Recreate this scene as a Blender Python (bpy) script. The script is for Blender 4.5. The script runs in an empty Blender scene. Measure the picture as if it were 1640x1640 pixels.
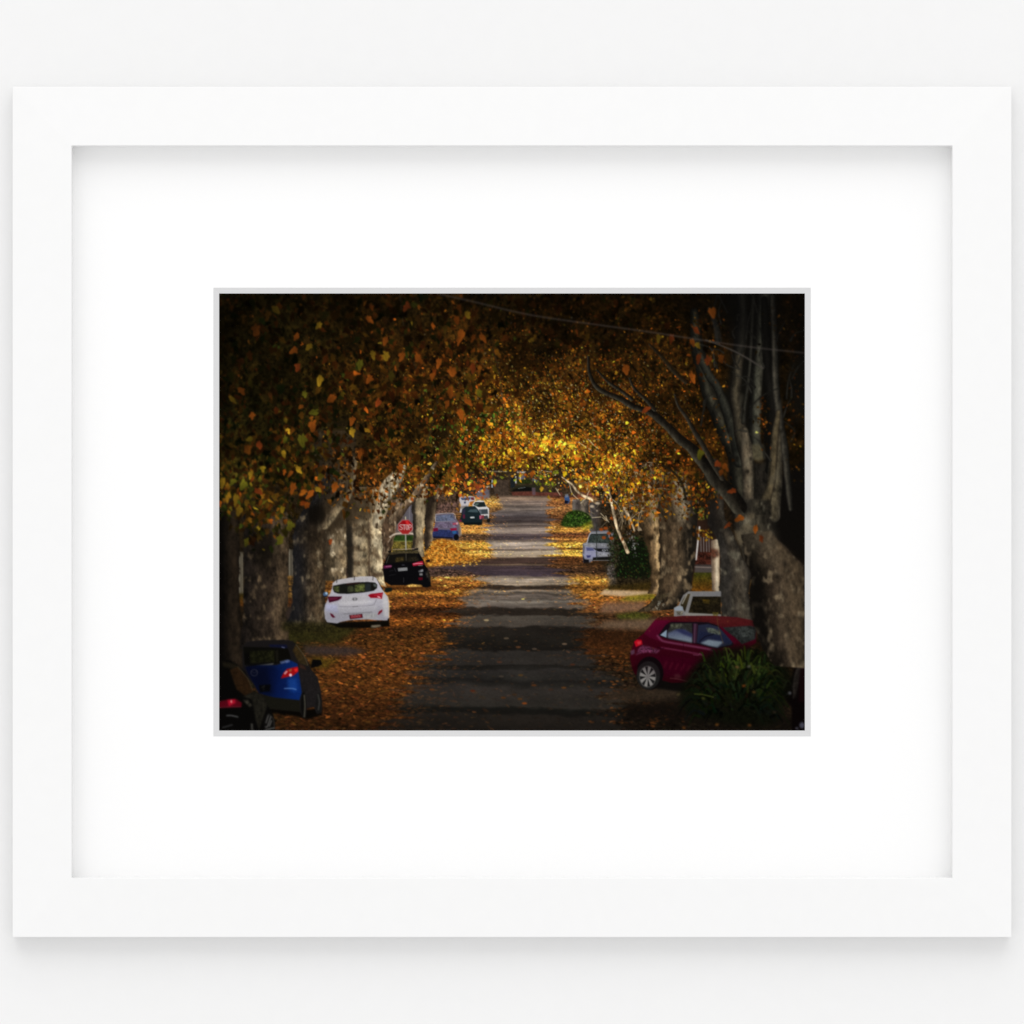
import bpy, math
import numpy as np

# ================================================================ camera, light, exposure
S = bpy.context.scene
COL = S.collection
U = 0.0005                        # one photograph pixel, in metres, on the frame's front face
WALL_Y, FRONT_Y, MAT_Y, PRINT_Y = 0.0, -0.0200, -0.0026, -0.0021
CAM_D = 5.0                       # camera to the front face
cam = bpy.data.objects.new('camera', bpy.data.cameras.new('camera'))
COL.objects.link(cam)
cam.location = (0, FRONT_Y - CAM_D, 0)
cam.rotation_euler = (math.radians(90), 0, 0)
cam.data.sensor_width = 36
cam.data.lens = 36 * CAM_D / (1640 * U)
cam.data.clip_start, cam.data.clip_end = 0.1, 60
S.camera = cam

W = bpy.data.worlds.new('World')
S.world = W
W.use_nodes = True
W.node_tree.nodes['Background'].inputs[0].default_value = (1.0, 0.998, 0.996, 1)
W.node_tree.nodes['Background'].inputs[1].default_value = 1.03

def lamp(name, loc, aim, size, power, shape_y=None):
    d = bpy.data.lights.new(name, 'AREA')
    d.shape = 'RECTANGLE'
    d.size, d.size_y = size, shape_y or size
    d.energy = power
    d.color = (1, 0.998, 0.996)
    o = bpy.data.objects.new(name, d)
    COL.objects.link(o)
    o.location = loc
    v = np.array(aim, float) - np.array(loc, float)
    o.rotation_euler = (math.atan2(math.hypot(v[0], v[1]), -v[2]), 0, math.atan2(v[1], v[0]) - math.pi / 2)
    return o
KEY = lamp('softbox', (0, -8, 10.5), (0, 0, 0), 14, 640, 10)

vs = S.view_settings
vs.view_transform, vs.look, vs.exposure, vs.gamma, vs.use_curve_mapping = 'Standard', 'None', 0, 1, False
PIGMENT = 0.84                    # print pigment scale

# ================================================================ helpers
def material(name, col, rough=.6, spec=.3, speck=.0, scale=300):
    m = bpy.data.materials.new(name)
    m.use_nodes = True
    nt = m.node_tree
    b = nt.nodes['Principled BSDF']
    b.inputs['Roughness'].default_value = rough
    b.inputs['Specular IOR Level'].default_value = spec
    if speck:
        tc = nt.nodes.new('ShaderNodeTexCoord')
        n = nt.nodes.new('ShaderNodeTexNoise')
        n.inputs['Scale'].default_value = scale
        n.inputs['Detail'].default_value = 4
        r = nt.nodes.new('ShaderNodeValToRGB')
        r.color_ramp.elements[0].position, r.color_ramp.elements[1].position = .35, .65
        r.color_ramp.elements[0].color = tuple(c * (1 - speck) for c in col) + (1,)
        r.color_ramp.elements[1].color = tuple(min(1, c * (1 + speck)) for c in col) + (1,)
        nt.links.new(tc.outputs['Object'], n.inputs['Vector'])
        nt.links.new(n.outputs['Fac'], r.inputs['Fac'])
        nt.links.new(r.outputs['Color'], b.inputs['Base Color'])
    else:
        b.inputs['Base Color'].default_value = tuple(col) + (1,)
    return m

def mesh_obj(name, verts, faces, mat, parent=None, bevel=0):
    me = bpy.data.meshes.new(name)
    me.from_pydata(verts, [], faces)
    me.update()
    o = bpy.data.objects.new(name, me)
    COL.objects.link(o)
    me.materials.append(mat)
    o.parent = parent
    if bevel:
        b = o.modifiers.new('bevel', 'BEVEL')
        b.width, b.segments, b.limit_method = bevel, 3, 'ANGLE'
    return o

def at(px, py, y):                # photograph pixel -> point on the plane at depth y, as seen from the camera
    k = (y - cam.location.y) / CAM_D
    return ((px - 820) * U * k, y, (820 - py) * U * k)

def slab(x0, z0, x1, z1, y0, y1):
    v = [(x, y, z) for y in (y0, y1) for x, z in ((x0, z0), (x1, z0), (x1, z1), (x0, z1))]
    return v, [(0, 1, 2, 3), (7, 6, 5, 4), (0, 4, 5, 1), (1, 5, 6, 2), (2, 6, 7, 3), (3, 7, 4, 0)]

def quad_prism(q, y0, y1):        # q: four (x, z)
    v = [(x, y0, z) for x, z in q] + [(x, y1, z) for x, z in q]
    return v, [(0, 1, 2, 3), (7, 6, 5, 4), (0, 4, 5, 1), (1, 5, 6, 2), (2, 6, 7, 3), (3, 7, 4, 0)]

# ================================================================ wall and frame
M_WALL_ = material('wall_paint', (0.765, 0.765, 0.765), .9, .1, .004, 60)
M_FRAME_ = material('frame_lacquer', (0.79, 0.79, 0.79), .55, .15, .004, 90)
M_MAT_ = material('mat_board', (0.84, 0.84, 0.84), .9, .1, .003, 700)
M_CORE_ = material('mat_core', (0.60, 0.60, 0.605), .9, .1, .01, 900)
M_BACK_ = material('backing_board', (0.45, 0.36, 0.26), .9, .1, .05, 200)
M_PAPER_ = material('photo_paper', (0.80, 0.80, 0.79), .7, .1)

v, f = slab(-4, -3, 4, 3, 0.0, 0.1)
wall = mesh_obj('wall', v, f, M_WALL_)
wall['kind'] = 'structure'
wall['label'] = 'plain pale grey wall behind the frame'

root = bpy.data.objects.new('framed_picture', None)
COL.objects.link(root)
root['label'] = 'white framed photograph of an autumn street, wide white mat, on a grey wall'
root['category'] = 'framed picture'

# one moulding: its face leans a little, thinner at the outer edge than at the window
OUT_Y = -0.0180
def rect(x0, y0, x1, y1, y, dx=0):
    return [at(x, z, y) for x, z in ((x0, y0), (x1, y0), (x1, y1), (x0, y1))]
so = rect(20, 139, 1620, 1501, OUT_Y)
si = rect(114.6, 233.2, 1525.4, 1406.6, FRONT_Y)
i4 = [(p[0], p[2]) for p in si]
bo = [(p[0], -0.0006, p[2]) for p in so]
bi = [(p[0], -0.0006, p[2]) for p in si]
fv = so + si + bi + bo
ff = []
for r0, r1 in ((0, 4), (4, 8), (8, 12), (12, 0)):
    for k in range(4):
        j = (k + 1) % 4
        ff.append((r0 + k, r1 + k, r1 + j, r0 + j))
mesh_obj('moulding', fv, ff, M_FRAME_, root, .0005)

# backing board closes the frame from behind
v, f = slab(i4[3][0] + .0003, i4[3][1] + .0003, i4[1][0] - .0003, i4[1][1] - .0003, -0.0014, -0.0005)
mesh_obj('backing_board', v, f, M_BACK_, root)

# mat: board with a window, and the sloped cut edge as its sub-part
def ring(a, b, ya, yb):           # two rectangles of photograph pixels -> four quads
    A = [at(x, y, ya) for x, y in ((a[0], a[1]), (a[2], a[1]), (a[2], a[3]), (a[0], a[3]))]
    B = [at(x, y, yb) for x, y in ((b[0], b[1]), (b[2], b[1]), (b[2], b[3]), (b[0], b[3]))]
    return A + B, [(i, (i + 1) % 4, 4 + (i + 1) % 4, 4 + i) for i in range(4)]
WIN = (341.8, 460.8, 1298.4, 1179.4)
PIC = (351, 470, 1289, 1170)
out = [(i4[0][0], MAT_Y, i4[0][1]), (i4[1][0], MAT_Y, i4[1][1]), (i4[2][0], MAT_Y, i4[2][1]), (i4[3][0], MAT_Y, i4[3][1])]
inn = [at(x, y, MAT_Y) for x, y in ((WIN[0], WIN[1]), (WIN[2], WIN[1]), (WIN[2], WIN[3]), (WIN[0], WIN[3]))]
fr = [(i, (i + 1) % 4, 4 + (i + 1) % 4, 4 + i) for i in range(4)]
bk = [(x, -0.00175, z) for x, _, z in out] + [(x, -0.00175, z) for x, _, z in inn]
mat_o = mesh_obj('mat', out + inn + bk, fr + [tuple(8 + i for i in q)[::-1] for q in fr] + [(i, 8 + i, 8 + (i + 1) % 4, (i + 1) % 4) for i in range(4)], M_MAT_, root)
v, f = ring(WIN, PIC, MAT_Y - .00005, PRINT_Y - .00016)
mesh_obj('bevel', v, f, M_CORE_, mat_o)

pr = mesh_obj('print', *(lambda a, b: ([(a[0] - .004, y, a[2] + .004) if k == 0 else (b[0] + .004, y, a[2] + .004) if k == 1 else (b[0] + .004, y, b[2] - .004) if k == 2 else (a[0] - .004, y, b[2] - .004)
     for y in (PRINT_Y, PRINT_Y + .0002) for k in range(4)], [(0, 1, 2, 3), (7, 6, 5, 4), (0, 4, 5, 1), (1, 5, 6, 2), (2, 6, 7, 3), (3, 7, 4, 0)]))(at(351, 470, PRINT_Y), at(1289, 1170, PRINT_Y)), M_PAPER_, root)
pr['label'] = 'flat photographic print of an autumn street under arching trees'

# ---------------------------------------------------------------- the printed picture
# A small painter in numpy: it works out the pigment of the flat photographic print.
PX0, PY0, PW, PH = 351, 470, 938, 700
RNG = np.random.default_rng(7)
IMG = np.zeros((PH, PW, 3), np.float32)
IDS = np.zeros((PH, PW), np.int16)
MOTIFS = []                                   # (name, label, group)

def motif(name, label, group=None):
    MOTIFS.append((name, label, group))
    return len(MOTIFS) - 1

def C(c):
    return np.asarray(c, np.float32) / 255.0

def T(ox, oy, s, pts):                        # enlarged tracing coordinates -> picture coordinates
    return [(ox + a / s, oy + b / s) for a, b in pts]

def box_blur1(a, r, axis):
    k = 2 * r + 1
    pad = [(0, 0)] * a.ndim
    pad[axis] = (r + 1, r)
    c = np.cumsum(np.pad(a, pad, mode='edge'), axis=axis, dtype=np.float64)
    n = a.shape[axis]
    hi = np.take(c, range(k, k + n), axis=axis)
    lo = np.take(c, range(0, n), axis=axis)
    return ((hi - lo) / k).astype(np.float32)

def gauss(a, sig):
    r = max(1, int(3 * sig + .5))
    w = np.exp(-.5 * (np.arange(-r, r + 1) / sig) ** 2)
    w /= w.sum()
    for ax in (0, 1):
        pad = [(0, 0)] * a.ndim
        pad[ax] = (r, r)
        p = np.pad(a, pad, mode='edge')
        out = np.zeros_like(a)
        n = a.shape[ax]
        for i, ww in enumerate(w):
            sl = [slice(None)] * a.ndim
            sl[ax] = slice(i, i + n)
            out += np.float32(ww) * p[tuple(sl)]
        a = out
    return a

_noise = {}
def noise(sx, sy, seed):                      # smooth value noise over the whole picture, about -1..1
    key = (sx, sy, seed)
    if key not in _noise:
        g = np.random.default_rng(seed)
        gw, gh = int(PW / sx) + 4, int(PH / sy) + 4
        a = g.uniform(-1, 1, (gh, gw)).astype(np.float32)
        fx = np.arange(PW) / sx
        fy = np.arange(PH) / sy
        ix, iy = fx.astype(int), fy.astype(int)
        tx, ty = fx - ix, fy - iy
        tx = (tx * tx * (3 - 2 * tx)).astype(np.float32)[None, :]
        ty = (ty * ty * (3 - 2 * ty)).astype(np.float32)[:, None]
        a00 = a[iy][:, ix]; a01 = a[iy][:, ix + 1]; a10 = a[iy + 1][:, ix]; a11 = a[iy + 1][:, ix + 1]
        _noise[key] = (a00 * (1 - tx) + a01 * tx) * (1 - ty) + (a10 * (1 - tx) + a11 * tx) * ty
    return _noise[key]

YY, XX = np.mgrid[0:PH, 0:PW].astype(np.float32)
XX += PX0 + .5
YY += PY0 + .5

def cover(pts, pad=2):
    p = np.asarray(pts, np.float64) - (PX0, PY0)
    x0 = int(max(0, np.floor(p[:, 0].min()) - pad)); x1 = int(min(PW, np.ceil(p[:, 0].max()) + pad))
    y0 = int(max(0, np.floor(p[:, 1].min()) - pad)); y1 = int(min(PH, np.ceil(p[:, 1].max()) + pad))
    if x1 <= x0 or y1 <= y0:
        return None
    m = np.zeros((y1 - y0, x1 - x0), np.float32)
    xs = np.arange(x0, x1)
    q = np.roll(p, -1, 0)
    SS = 4
    for r in range(y1 - y0):
        for k in range(SS):
            y = y0 + r + (k + .5) / SS
            hit = (p[:, 1] <= y) != (q[:, 1] <= y)
            if not hit.any():
                continue
            a, b = p[hit], q[hit]
            xc = np.sort(a[:, 0] + (y - a[:, 1]) * (b[:, 0] - a[:, 0]) / (b[:, 1] - a[:, 1]))
            for i in range(0, len(xc) - 1, 2):
                m[r] += np.clip(np.minimum(xs + 1, xc[i + 1]) - np.maximum(xs, xc[i]), 0, 1) / SS
    return y0, y1, x0, x1, m

def lay(reg, col, a=1., idn=None):
    y0, y1, x0, x1, m = reg
    mm = (m * a)[..., None]
    s = IMG[y0:y1, x0:x1]
    IMG[y0:y1, x0:x1] = s * (1 - mm) + col * mm
    if idn is not None:
        IDS[y0:y1, x0:x1][m > .5] = idn

def smooth(pts, n=5):                         # closed Catmull-Rom
    p = np.asarray(pts, float)
    out = []
    N = len(p)
    for i in range(N):
        a, b, c, d = p[i - 1], p[i], p[(i + 1) % N], p[(i + 2) % N]
        for k in range(n):
            t = k / n
            out.append(.5 * ((2 * b) + (c - a) * t + (2 * a - 5 * b + 4 * c - d) * t * t + (3 * b - a - 3 * c + d) * t ** 3))
    return out

def poly(pts, col, a=1., soft=0, col2=None, hor=False, idn=None, rnd=False, grain=0, seed=1):
    if rnd:
        pts = smooth(pts)
    reg = cover(pts, 2 + int(3 * soft))
    if reg is None:
        return
    y0, y1, x0, x1, m = reg
    if soft:
        m = gauss(m, soft)
        reg = (y0, y1, x0, x1, m)
    col = C(col)
    if col2 is not None:                      # an even grade from the first colour to the second
        p = np.asarray(pts)
        if hor:
            t = (XX[y0:y1, x0:x1] - p[:, 0].min()) / max(1e-3, np.ptp(p[:, 0]))
        else:
            t = (YY[y0:y1, x0:x1] - p[:, 1].min()) / max(1e-3, np.ptp(p[:, 1]))
        t = np.clip(t, 0, 1)[..., None]
        col = col * (1 - t) + C(col2) * t
    if grain:
        col = col * (1 + grain * (noise(1.7, 1.7, seed) + .7 * noise(4, 4, seed + 1))[y0:y1, x0:x1, None])
    lay(reg, col, a, idn)

def ell(cx, cy, rx, ry, col, a=1., soft=0, idn=None, rot=0, col2=None):
    t = np.linspace(0, 2 * np.pi, 28, endpoint=False)
    u, v = rx * np.cos(t), ry * np.sin(t)
    c, s = np.cos(rot), np.sin(rot)
    poly(list(zip(cx + u * c - v * s, cy + u * s + v * c)), col, a, soft, idn=idn, col2=col2)

def path(pts, n=6):                           # open Catmull-Rom through points with any number of values
    p = np.asarray(pts, float)
    if len(p) < 3:
        return p
    e = np.vstack([2 * p[0] - p[1], p, 2 * p[-1] - p[-2]])
    out = []
    for i in range(1, len(e) - 2):
        a, b, c, d = e[i - 1:i + 3]
        for k in range(n):
            t = k / n
            out.append(.5 * ((2 * b) + (c - a) * t + (2 * a - 5 * b + 4 * c - d) * t * t + (3 * b - a - 3 * c + d) * t ** 3))
    out.append(e[-2])
    return np.array(out)

def line(pts, w, col, a=1., idn=None, w2=None, soft=0):
    pts = np.asarray(pts, float)
    ws = np.linspace(w, w if w2 is None else w2, len(pts))
    limb(np.column_stack([pts, ws / 2]), [col], a=a, idn=idn, fine=0, n=3, soft=soft)

def ramp(t, cols):                            # colours spread evenly, or (t, colour) stops
    if isinstance(cols[0][1], (tuple, list)):
        ts = [c[0] for c in cols]; cs = np.array([C(c[1]) for c in cols])
    else:
        ts = np.linspace(0, 1, len(cols)); cs = np.array([C(c) for c in cols])
    return np.stack([np.interp(t, ts, cs[:, k]) for k in range(3)], -1).astype(np.float32)

def bark(y0, y1, x0, x1, t, cols, fine, dapple, seed):
    col = ramp(np.clip(t, 0, 1), cols) if len(cols) > 1 else np.broadcast_to(C(cols[0]), t.shape + (3,)).copy()
    S = (slice(y0, y1), slice(x0, x1))
    if dapple:
        amt, dcol, sc = dapple
        d = noise(sc, sc * 1.5, seed + 5)[S] + .6 * noise(sc * .45, sc * .7, seed + 6)[S]
        d = np.clip(d * 1.4 + amt - .5, 0, 1)[..., None]
        col = col * (1 - d) + C(dcol) * d
    if fine:
        f = .5 * noise(1.5, 2.8, seed + 1)[S] + .55 * noise(3.1, 7, seed + 2)[S] + .6 * noise(8, 13, seed + 3)[S]
        col = col * np.clip(1 + fine * f, .15, 2)[..., None]
    return col

def limb(pr, cols, a=1., idn=None, fine=.3, dapple=None, n=6, seed=11, soft=0):
    p = path(pr, n)
    if fine and p[:, 2].max() > 2:             # limbs swell and waver
        gg = np.random.default_rng(seed * 7 + 1)
        kk = np.linspace(0, len(pr) * 1.6, len(p))
        p = p.copy()
        p[:, 2] *= 1 + .16 * np.interp(kk, np.arange(40), gg.uniform(-1, 1, 40))
        p[:, 0] += .16 * p[:, 2] * np.interp(kk * .8, np.arange(40), gg.uniform(-1, 1, 40))
    r = p[:, 2]
    pad = r.max() + 2 + 3 * soft
    x0 = int(max(0, p[:, 0].min() - pad - PX0)); x1 = int(min(PW, p[:, 0].max() + pad - PX0 + 1))
    y0 = int(max(0, p[:, 1].min() - pad - PY0)); y1 = int(min(PH, p[:, 1].max() + pad - PY0 + 1))
    if x1 <= x0 or y1 <= y0:
        return
    X, Y = XX[y0:y1, x0:x1], YY[y0:y1, x0:x1]
    best = np.full(X.shape, 1e9, np.float32); tt = np.zeros(X.shape, np.float32); rr = np.ones(X.shape, np.float32)
    for i in range(len(p) - 1):
        ax, ay, ra = p[i]; bx, by, rb = p[i + 1]
        dx, dy = bx - ax, by - ay
        L2 = dx * dx + dy * dy + 1e-9
        u = np.clip(((X - ax) * dx + (Y - ay) * dy) / L2, 0, 1)
        ex, ey = X - ax - u * dx, Y - ay - u * dy
        d = np.sqrt(ex * ex + ey * ey)
        rad = ra + u * (rb - ra)
        s = d - rad
        k = s < best
        best = np.where(k, s, best)
        if abs(dy) > abs(dx) * .25:
            side = -np.sign((X - ax) * dy - (Y - ay) * dx) * (1 if dy < 0 else -1)
        else:                                  # lying limbs: across means top to bottom
            side = np.sign((Y - ay) * dx - (X - ax) * dy) * (1 if dx > 0 else -1)
        tt = np.where(k, side * d / np.maximum(rad, .3), tt)
    m = np.clip(.5 - best, 0, 1)
    if r.max() < .5:
        m = m * np.clip(r.max() * 2, .3, 1)
    if soft:
        m = gauss(m, soft)
    col = bark(y0, y1, x0, x1, tt * .5 + .5, cols, fine, dapple, seed)
    lay((y0, y1, x0, x1, m.astype(np.float32)), col, a, idn)

def trunk(left, right, cols, idn=None, fine=.35, dapple=None, seed=21, a=1., soft=0, jag=.8):
    l = np.array(left, float); r = np.array(right, float)
    ys = np.arange(min(l[0, 1], r[0, 1]), max(l[-1, 1], r[-1, 1]) + 1)
    g = np.random.default_rng(seed)
    xl = np.interp(ys, l[:, 1], l[:, 0]); xr = np.interp(ys, r[:, 1], r[:, 0])
    k = np.ones(7) / 7
    xl = np.convolve(np.pad(xl, 3, 'edge'), k, 'valid') + jag * np.convolve(g.normal(0, 1, len(ys) + 8), np.ones(9) / 3, 'valid')
    xr = np.convolve(np.pad(xr, 3, 'edge'), k, 'valid') + jag * np.convolve(g.normal(0, 1, len(ys) + 8), np.ones(9) / 3, 'valid')
    keepl = (ys >= l[0, 1]) & (ys <= l[-1, 1]); keepr = (ys >= r[0, 1]) & (ys <= r[-1, 1])
    pts = list(zip(xl[keepl], ys[keepl])) + list(zip(xr[keepr], ys[keepr]))[::-1]
    reg = cover(pts, 2 + int(3 * soft))
    if reg is None:
        return
    y0, y1, x0, x1, m = reg
    if soft:
        m = gauss(m, soft)
    yy = np.arange(y0, y1) + PY0
    A = np.interp(yy, ys, xl)[:, None]; B = np.interp(yy, ys, xr)[:, None]
    t = (XX[y0:y1, x0:x1] - A) / np.maximum(B - A, 1)
    lay((y0, y1, x0, x1, m), bark(y0, y1, x0, x1, t, cols, fine, dapple, seed), a, idn)

# ---- leaves -------------------------------------------------------------------------
def leaf_masks(n, size, g, asp, ang, soft, lobes=True):
    K = int(np.ceil(size.max() * 2.5)) | 1
    o = np.arange(K) - K // 2
    V, U = np.meshgrid(o, o, indexing='ij')
    fx = g.uniform(-.5, .5, n); fy = g.uniform(-.5, .5, n)
    X = U[None] - fx[:, None, None]; Y = V[None] - fy[:, None, None]
    c, s = np.cos(ang)[:, None, None], np.sin(ang)[:, None, None]
    u = (X * c + Y * s) / size[:, None, None]                  # along the leaf, tip at +1
    v = (-X * s + Y * c) / (size * asp)[:, None, None]
    rho = np.sqrt(u * u + v * v) + 1e-6
    th = np.arctan2(v, u)
    if lobes:                                                  # toothed, curled, no two alike
        R = .60 + .16 * np.cos(th)
        for k, am in ((2, .10), (3, .13), (4, .09), (5, .10), (7, .05)):
            R = R + am * g.uniform(.2, 1, n)[:, None, None] * np.cos(k * th + g.uniform(-.9, .9, n)[:, None, None] * (1.6 if k > 2 else .8))
    else:
        R = .62 + .3 * np.abs(np.cos(th)) ** 1.5
    m = np.clip((R - rho) * (size * np.sqrt(asp))[:, None, None] / soft + .5, 0, 1)
    sh = 1 + .28 * v * g.uniform(-1, 1, n)[:, None, None] - .08 * (np.abs(v + .2 * u * u - .1) < .1) * (rho < .7) + .3 * u * g.uniform(-1, 1, n)[:, None, None]
    return K, m.astype(np.float32), np.clip(sh, .4, 1.5).astype(np.float32)

def stamp(xs, ys, K, m, sh, cols, alpha=1., idn=None):
    h = K // 2
    for i in range(len(xs)):
        cx, cy = int(xs[i]) - PX0, int(ys[i]) - PY0
        x0, x1, y0, y1 = max(0, cx - h), min(PW, cx + h + 1), max(0, cy - h), min(PH, cy + h + 1)
        if x1 <= x0 or y1 <= y0:
            continue
        mm = m[i, y0 - cy + h:y1 - cy + h, x0 - cx + h:x1 - cx + h]
        ss = sh[i, y0 - cy + h:y1 - cy + h, x0 - cx + h:x1 - cx + h]
        a = (mm * alpha)[..., None]
        s = IMG[y0:y1, x0:x1]
        IMG[y0:y1, x0:x1] = s * (1 - a) + (cols[i] * ss[..., None]) * a
        if idn is not None:
            IDS[y0:y1, x0:x1][mm > .55] = idn

FB = np.array([(351,470,.26),(351,600,.40),(360,700,.62),(385,780,.90),(420,840,.72),(450,470,.34),(450,560,.48),(500,560,.56),
    (470,650,.56),(560,620,.62),(620,560,.62),(620,660,.70),(600,740,.80),(700,560,.66),(740,540,.66),(740,620,.72),(680,740,.80),
    (730,740,.88),(780,700,1.0),(830,705,1.12),(870,730,1.15),(830,650,.86),(920,650,.86),(930,740,1.08),(990,730,.9),(1050,700,.72),
    (1050,600,.62),(960,570,.52),(860,560,.46),(800,500,.33),(900,500,.36),(1000,500,.36),(1100,520,.38),(1150,480,.3),(1289,470,.24),
    (1250,600,.34),(1289,700,.36),(1100,760,.62),(1150,700,.5),(560,470,.42),(660,480,.42),(520,790,.72),(640,790,.8)], float)
FG = np.array([(351,470,.5),(420,560,.55),(430,650,.7),(440,760,.85),(500,640,.6),(420,850,.8),(500,720,.6),(560,600,.3),(640,600,.15),(700,700,.3),(600,760,.2),
    (780,640,.18),(760,720,.25),(850,700,.12),(900,560,.1),(1000,650,.1),(1100,750,.15),(1250,500,.1),(930,740,.2),(680,760,.3)], float)
FY = np.array([(351,470,.12),(420,640,.15),(420,770,.42),(560,620,.15),(640,600,.08),(740,560,.06),(760,690,.25),(700,690,.12),(840,715,.8),(830,650,.3),(930,640,.2),(900,725,.7),(940,745,.7),
    (980,680,.25),(1050,650,.18),(1100,760,.25),(860,560,.2),(1250,500,.1),(600,760,.2),(690,760,.3)], float)
def field(pts, x, y, p=3.2):
    x = np.asarray(x, float); y = np.asarray(y, float)
    d = ((x[..., None] - pts[:, 0]) ** 2 + (y[..., None] - pts[:, 1]) ** 2 + 120) ** (-p / 2)
    return (d * pts[:, 2]).sum(-1) / d.sum(-1)
def field_map(pts):
    gx = np.linspace(PX0, PX0 + PW, 61); gy = np.linspace(PY0, PY0 + PH, 46)
    f = field(pts, *np.meshgrid(gx, gy))
    fx = np.clip((XX - PX0) / PW * 60, 0, 59.999); fy = np.clip((YY - PY0) / PH * 45, 0, 44.999)
    ix, iy = fx.astype(int), fy.astype(int); tx, ty = fx - ix, fy - iy
    return (f[iy, ix] * (1 - tx) + f[iy, ix + 1] * tx) * (1 - ty) + (f[iy + 1, ix] * (1 - tx) + f[iy + 1, ix + 1] * tx) * ty

EDGE = np.array([(351,835),(395,880),(450,882),(468,845),(500,800),(540,850),(580,806),(600,800),(625,780),(650,778),(680,786),(720,796),(760,786),(800,768),
    (835,764),(870,770),(890,792),(920,780),(960,800),(1000,835),(1040,836),(1056,800),(1110,800),(1128,856),(1150,800),(1200,740),(1289,740)], float)
PAL = np.array([(206,100,26),(150,66,20),(190,124,30),(60,72,20),(246,198,46),(86,50,18)], np.float32) / 255

def clump_map():                              # the crowns gather in clumps with dark hollows between
    a = .9 * noise(34, 30, 201) + .75 * noise(15, 14, 202) + .5 * noise(70, 60, 203) + .3 * noise(7, 7, 204)
    return np.clip(.8 + .55 * a, .2, 1.5).astype(np.float32)
CLUMP = clump_map()
def clump(x, y):
    return CLUMP[np.clip(np.asarray(y) - PY0, 0, PH - 1).astype(int), np.clip(np.asarray(x) - PX0, 0, PW - 1).astype(int)]

def pick_cols(xs, ys, g, spread=.35, gain=1.):
    B, G, Y = field(FB, xs, ys), field(FG, xs, ys), field(FY, xs, ys)
    w = np.stack([.9 * (1 - .6 * G) * (1 - .5 * Y), .55 * (1 - .6 * G) * (1 - .6 * Y), .6 + .5 * Y, 1.5 * G, 1.3 * Y ** 1.5, .6 * (1 - .5 * Y)], -1)
    w /= w.sum(-1, keepdims=True)
    k = (w.cumsum(-1) < g.uniform(0, 1, len(xs))[:, None]).sum(-1).clip(0, 5)
    k2 = (w.cumsum(-1) < g.uniform(0, 1, len(xs))[:, None]).sum(-1).clip(0, 5)
    mix = g.uniform(0, .45, len(xs))[:, None]
    c = PAL[k] * (1 - mix) + PAL[k2] * mix
    B = B * (.45 + .55 * clump(xs, ys))
    return (c * (B * np.exp(g.normal(0, spread, len(xs))) * gain)[:, None]).clip(0, 1).astype(np.float32)

def leaves(n, smin, smax, box, g, spread=.35, gain=1., soft=1.2, cen=None, idn=None, alpha=1., lobes=True, keep=None, hang=.9):
    x0, y0, x1, y1 = box
    if cen:
        xs = g.normal(cen[0], cen[2], n); ys = g.normal(cen[1], cen[3], n)
    else:
        xs = g.uniform(x0, x1, n); ys = g.uniform(y0, y1, n)
    e = np.interp(xs, EDGE[:, 0], EDGE[:, 1])
    ok = (g.uniform(0, 1, n) < np.clip((e - ys) / 34 + .1, 0, 1)) & (xs > x0) & (xs < x1) & (ys > y0) & (ys < y1)
    if keep is not None:
        ok &= g.uniform(0, 1, n) < keep(xs, ys) * np.clip(clump(xs, ys) * 1.15, .1, 1)
    xs, ys = xs[ok], ys[ok]; n = len(xs)
    size = g.uniform(smin, smax, n) * np.where(g.uniform(0, 1, n) < .25, .7, 1)
    asp = g.uniform(.38, 1., n)
    ang = np.pi / 2 + g.normal(0, hang, n)
    K, m, sh = leaf_masks(n, size, g, asp, ang, soft, lobes)
    stamp(xs, ys, K, m, sh, pick_cols(xs, ys, g, spread, gain), alpha, idn)
# ---- motifs of the print ---------------------------------------------------------------
M_FOL = motif('foliage', 'orange and brown autumn leaf canopy arching over the pictured street')
M_ROAD = motif('road', 'dark asphalt street crossed by bands of shade')
M_LIT = motif('leaf_litter', 'fallen orange leaves along both edges of the pictured street')
M_HOUSE = motif('house_front', 'dim house front and hedge closing the far end of the street')
TG_L, TG_R = 'plane trees along the left kerb of the picture', 'plane trees along the right kerb of the picture'
M_L1 = motif('tree_trunk', 'darkest trunk at the left edge of the picture', TG_L)
M_L2 = motif('tree_trunk', 'broad brown trunk behind the blue hatchback', TG_L)
M_L3 = motif('tree_trunk', 'forked trunk with a dark hollow left of the white hatchback', TG_L)
M_L4 = motif('tree_trunk', 'dappled trunk rising above the roof of the white hatchback', TG_L)
M_L5 = motif('tree_trunk', 'pale trunk with a shaded left side, second left of the black car', TG_L)
M_L6 = motif('tree_trunk', 'brightest sunlit trunk touching the left side of the black car', TG_L)
M_L7 = motif('tree_trunk', 'shaded leaning trunk just left of the stop sign', TG_L)
M_L8 = motif('tree_trunk', 'pale trunk just right of the stop sign', TG_L)
M_L9 = motif('tree_trunk', 'dark trunk between the pale trunk and the blue saloon', TG_L)
M_R1 = motif('tree_trunk', 'big forked trunk with many upright limbs at the right edge', TG_R)
M_R2 = motif('tree_trunk', 'grey trunk behind the maroon hatchback', TG_R)
M_R3 = motif('tree_trunk', 'thick brown trunk left of the white utility car', TG_R)
M_R4 = motif('tree_trunk', 'leaning sunlit trunk beside the dark bush', TG_R)
M_R5 = motif('tree_trunk', 'small grey far trunk above the green bush', TG_R)
M_BR = motif('branch', 'white bare sunlit branches over the silver car')
M_BUSH = motif('bush', 'bright green bush at the right kerb')
M_DBUSH = motif('bush', 'dark shaded bush beside the silver car')
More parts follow.
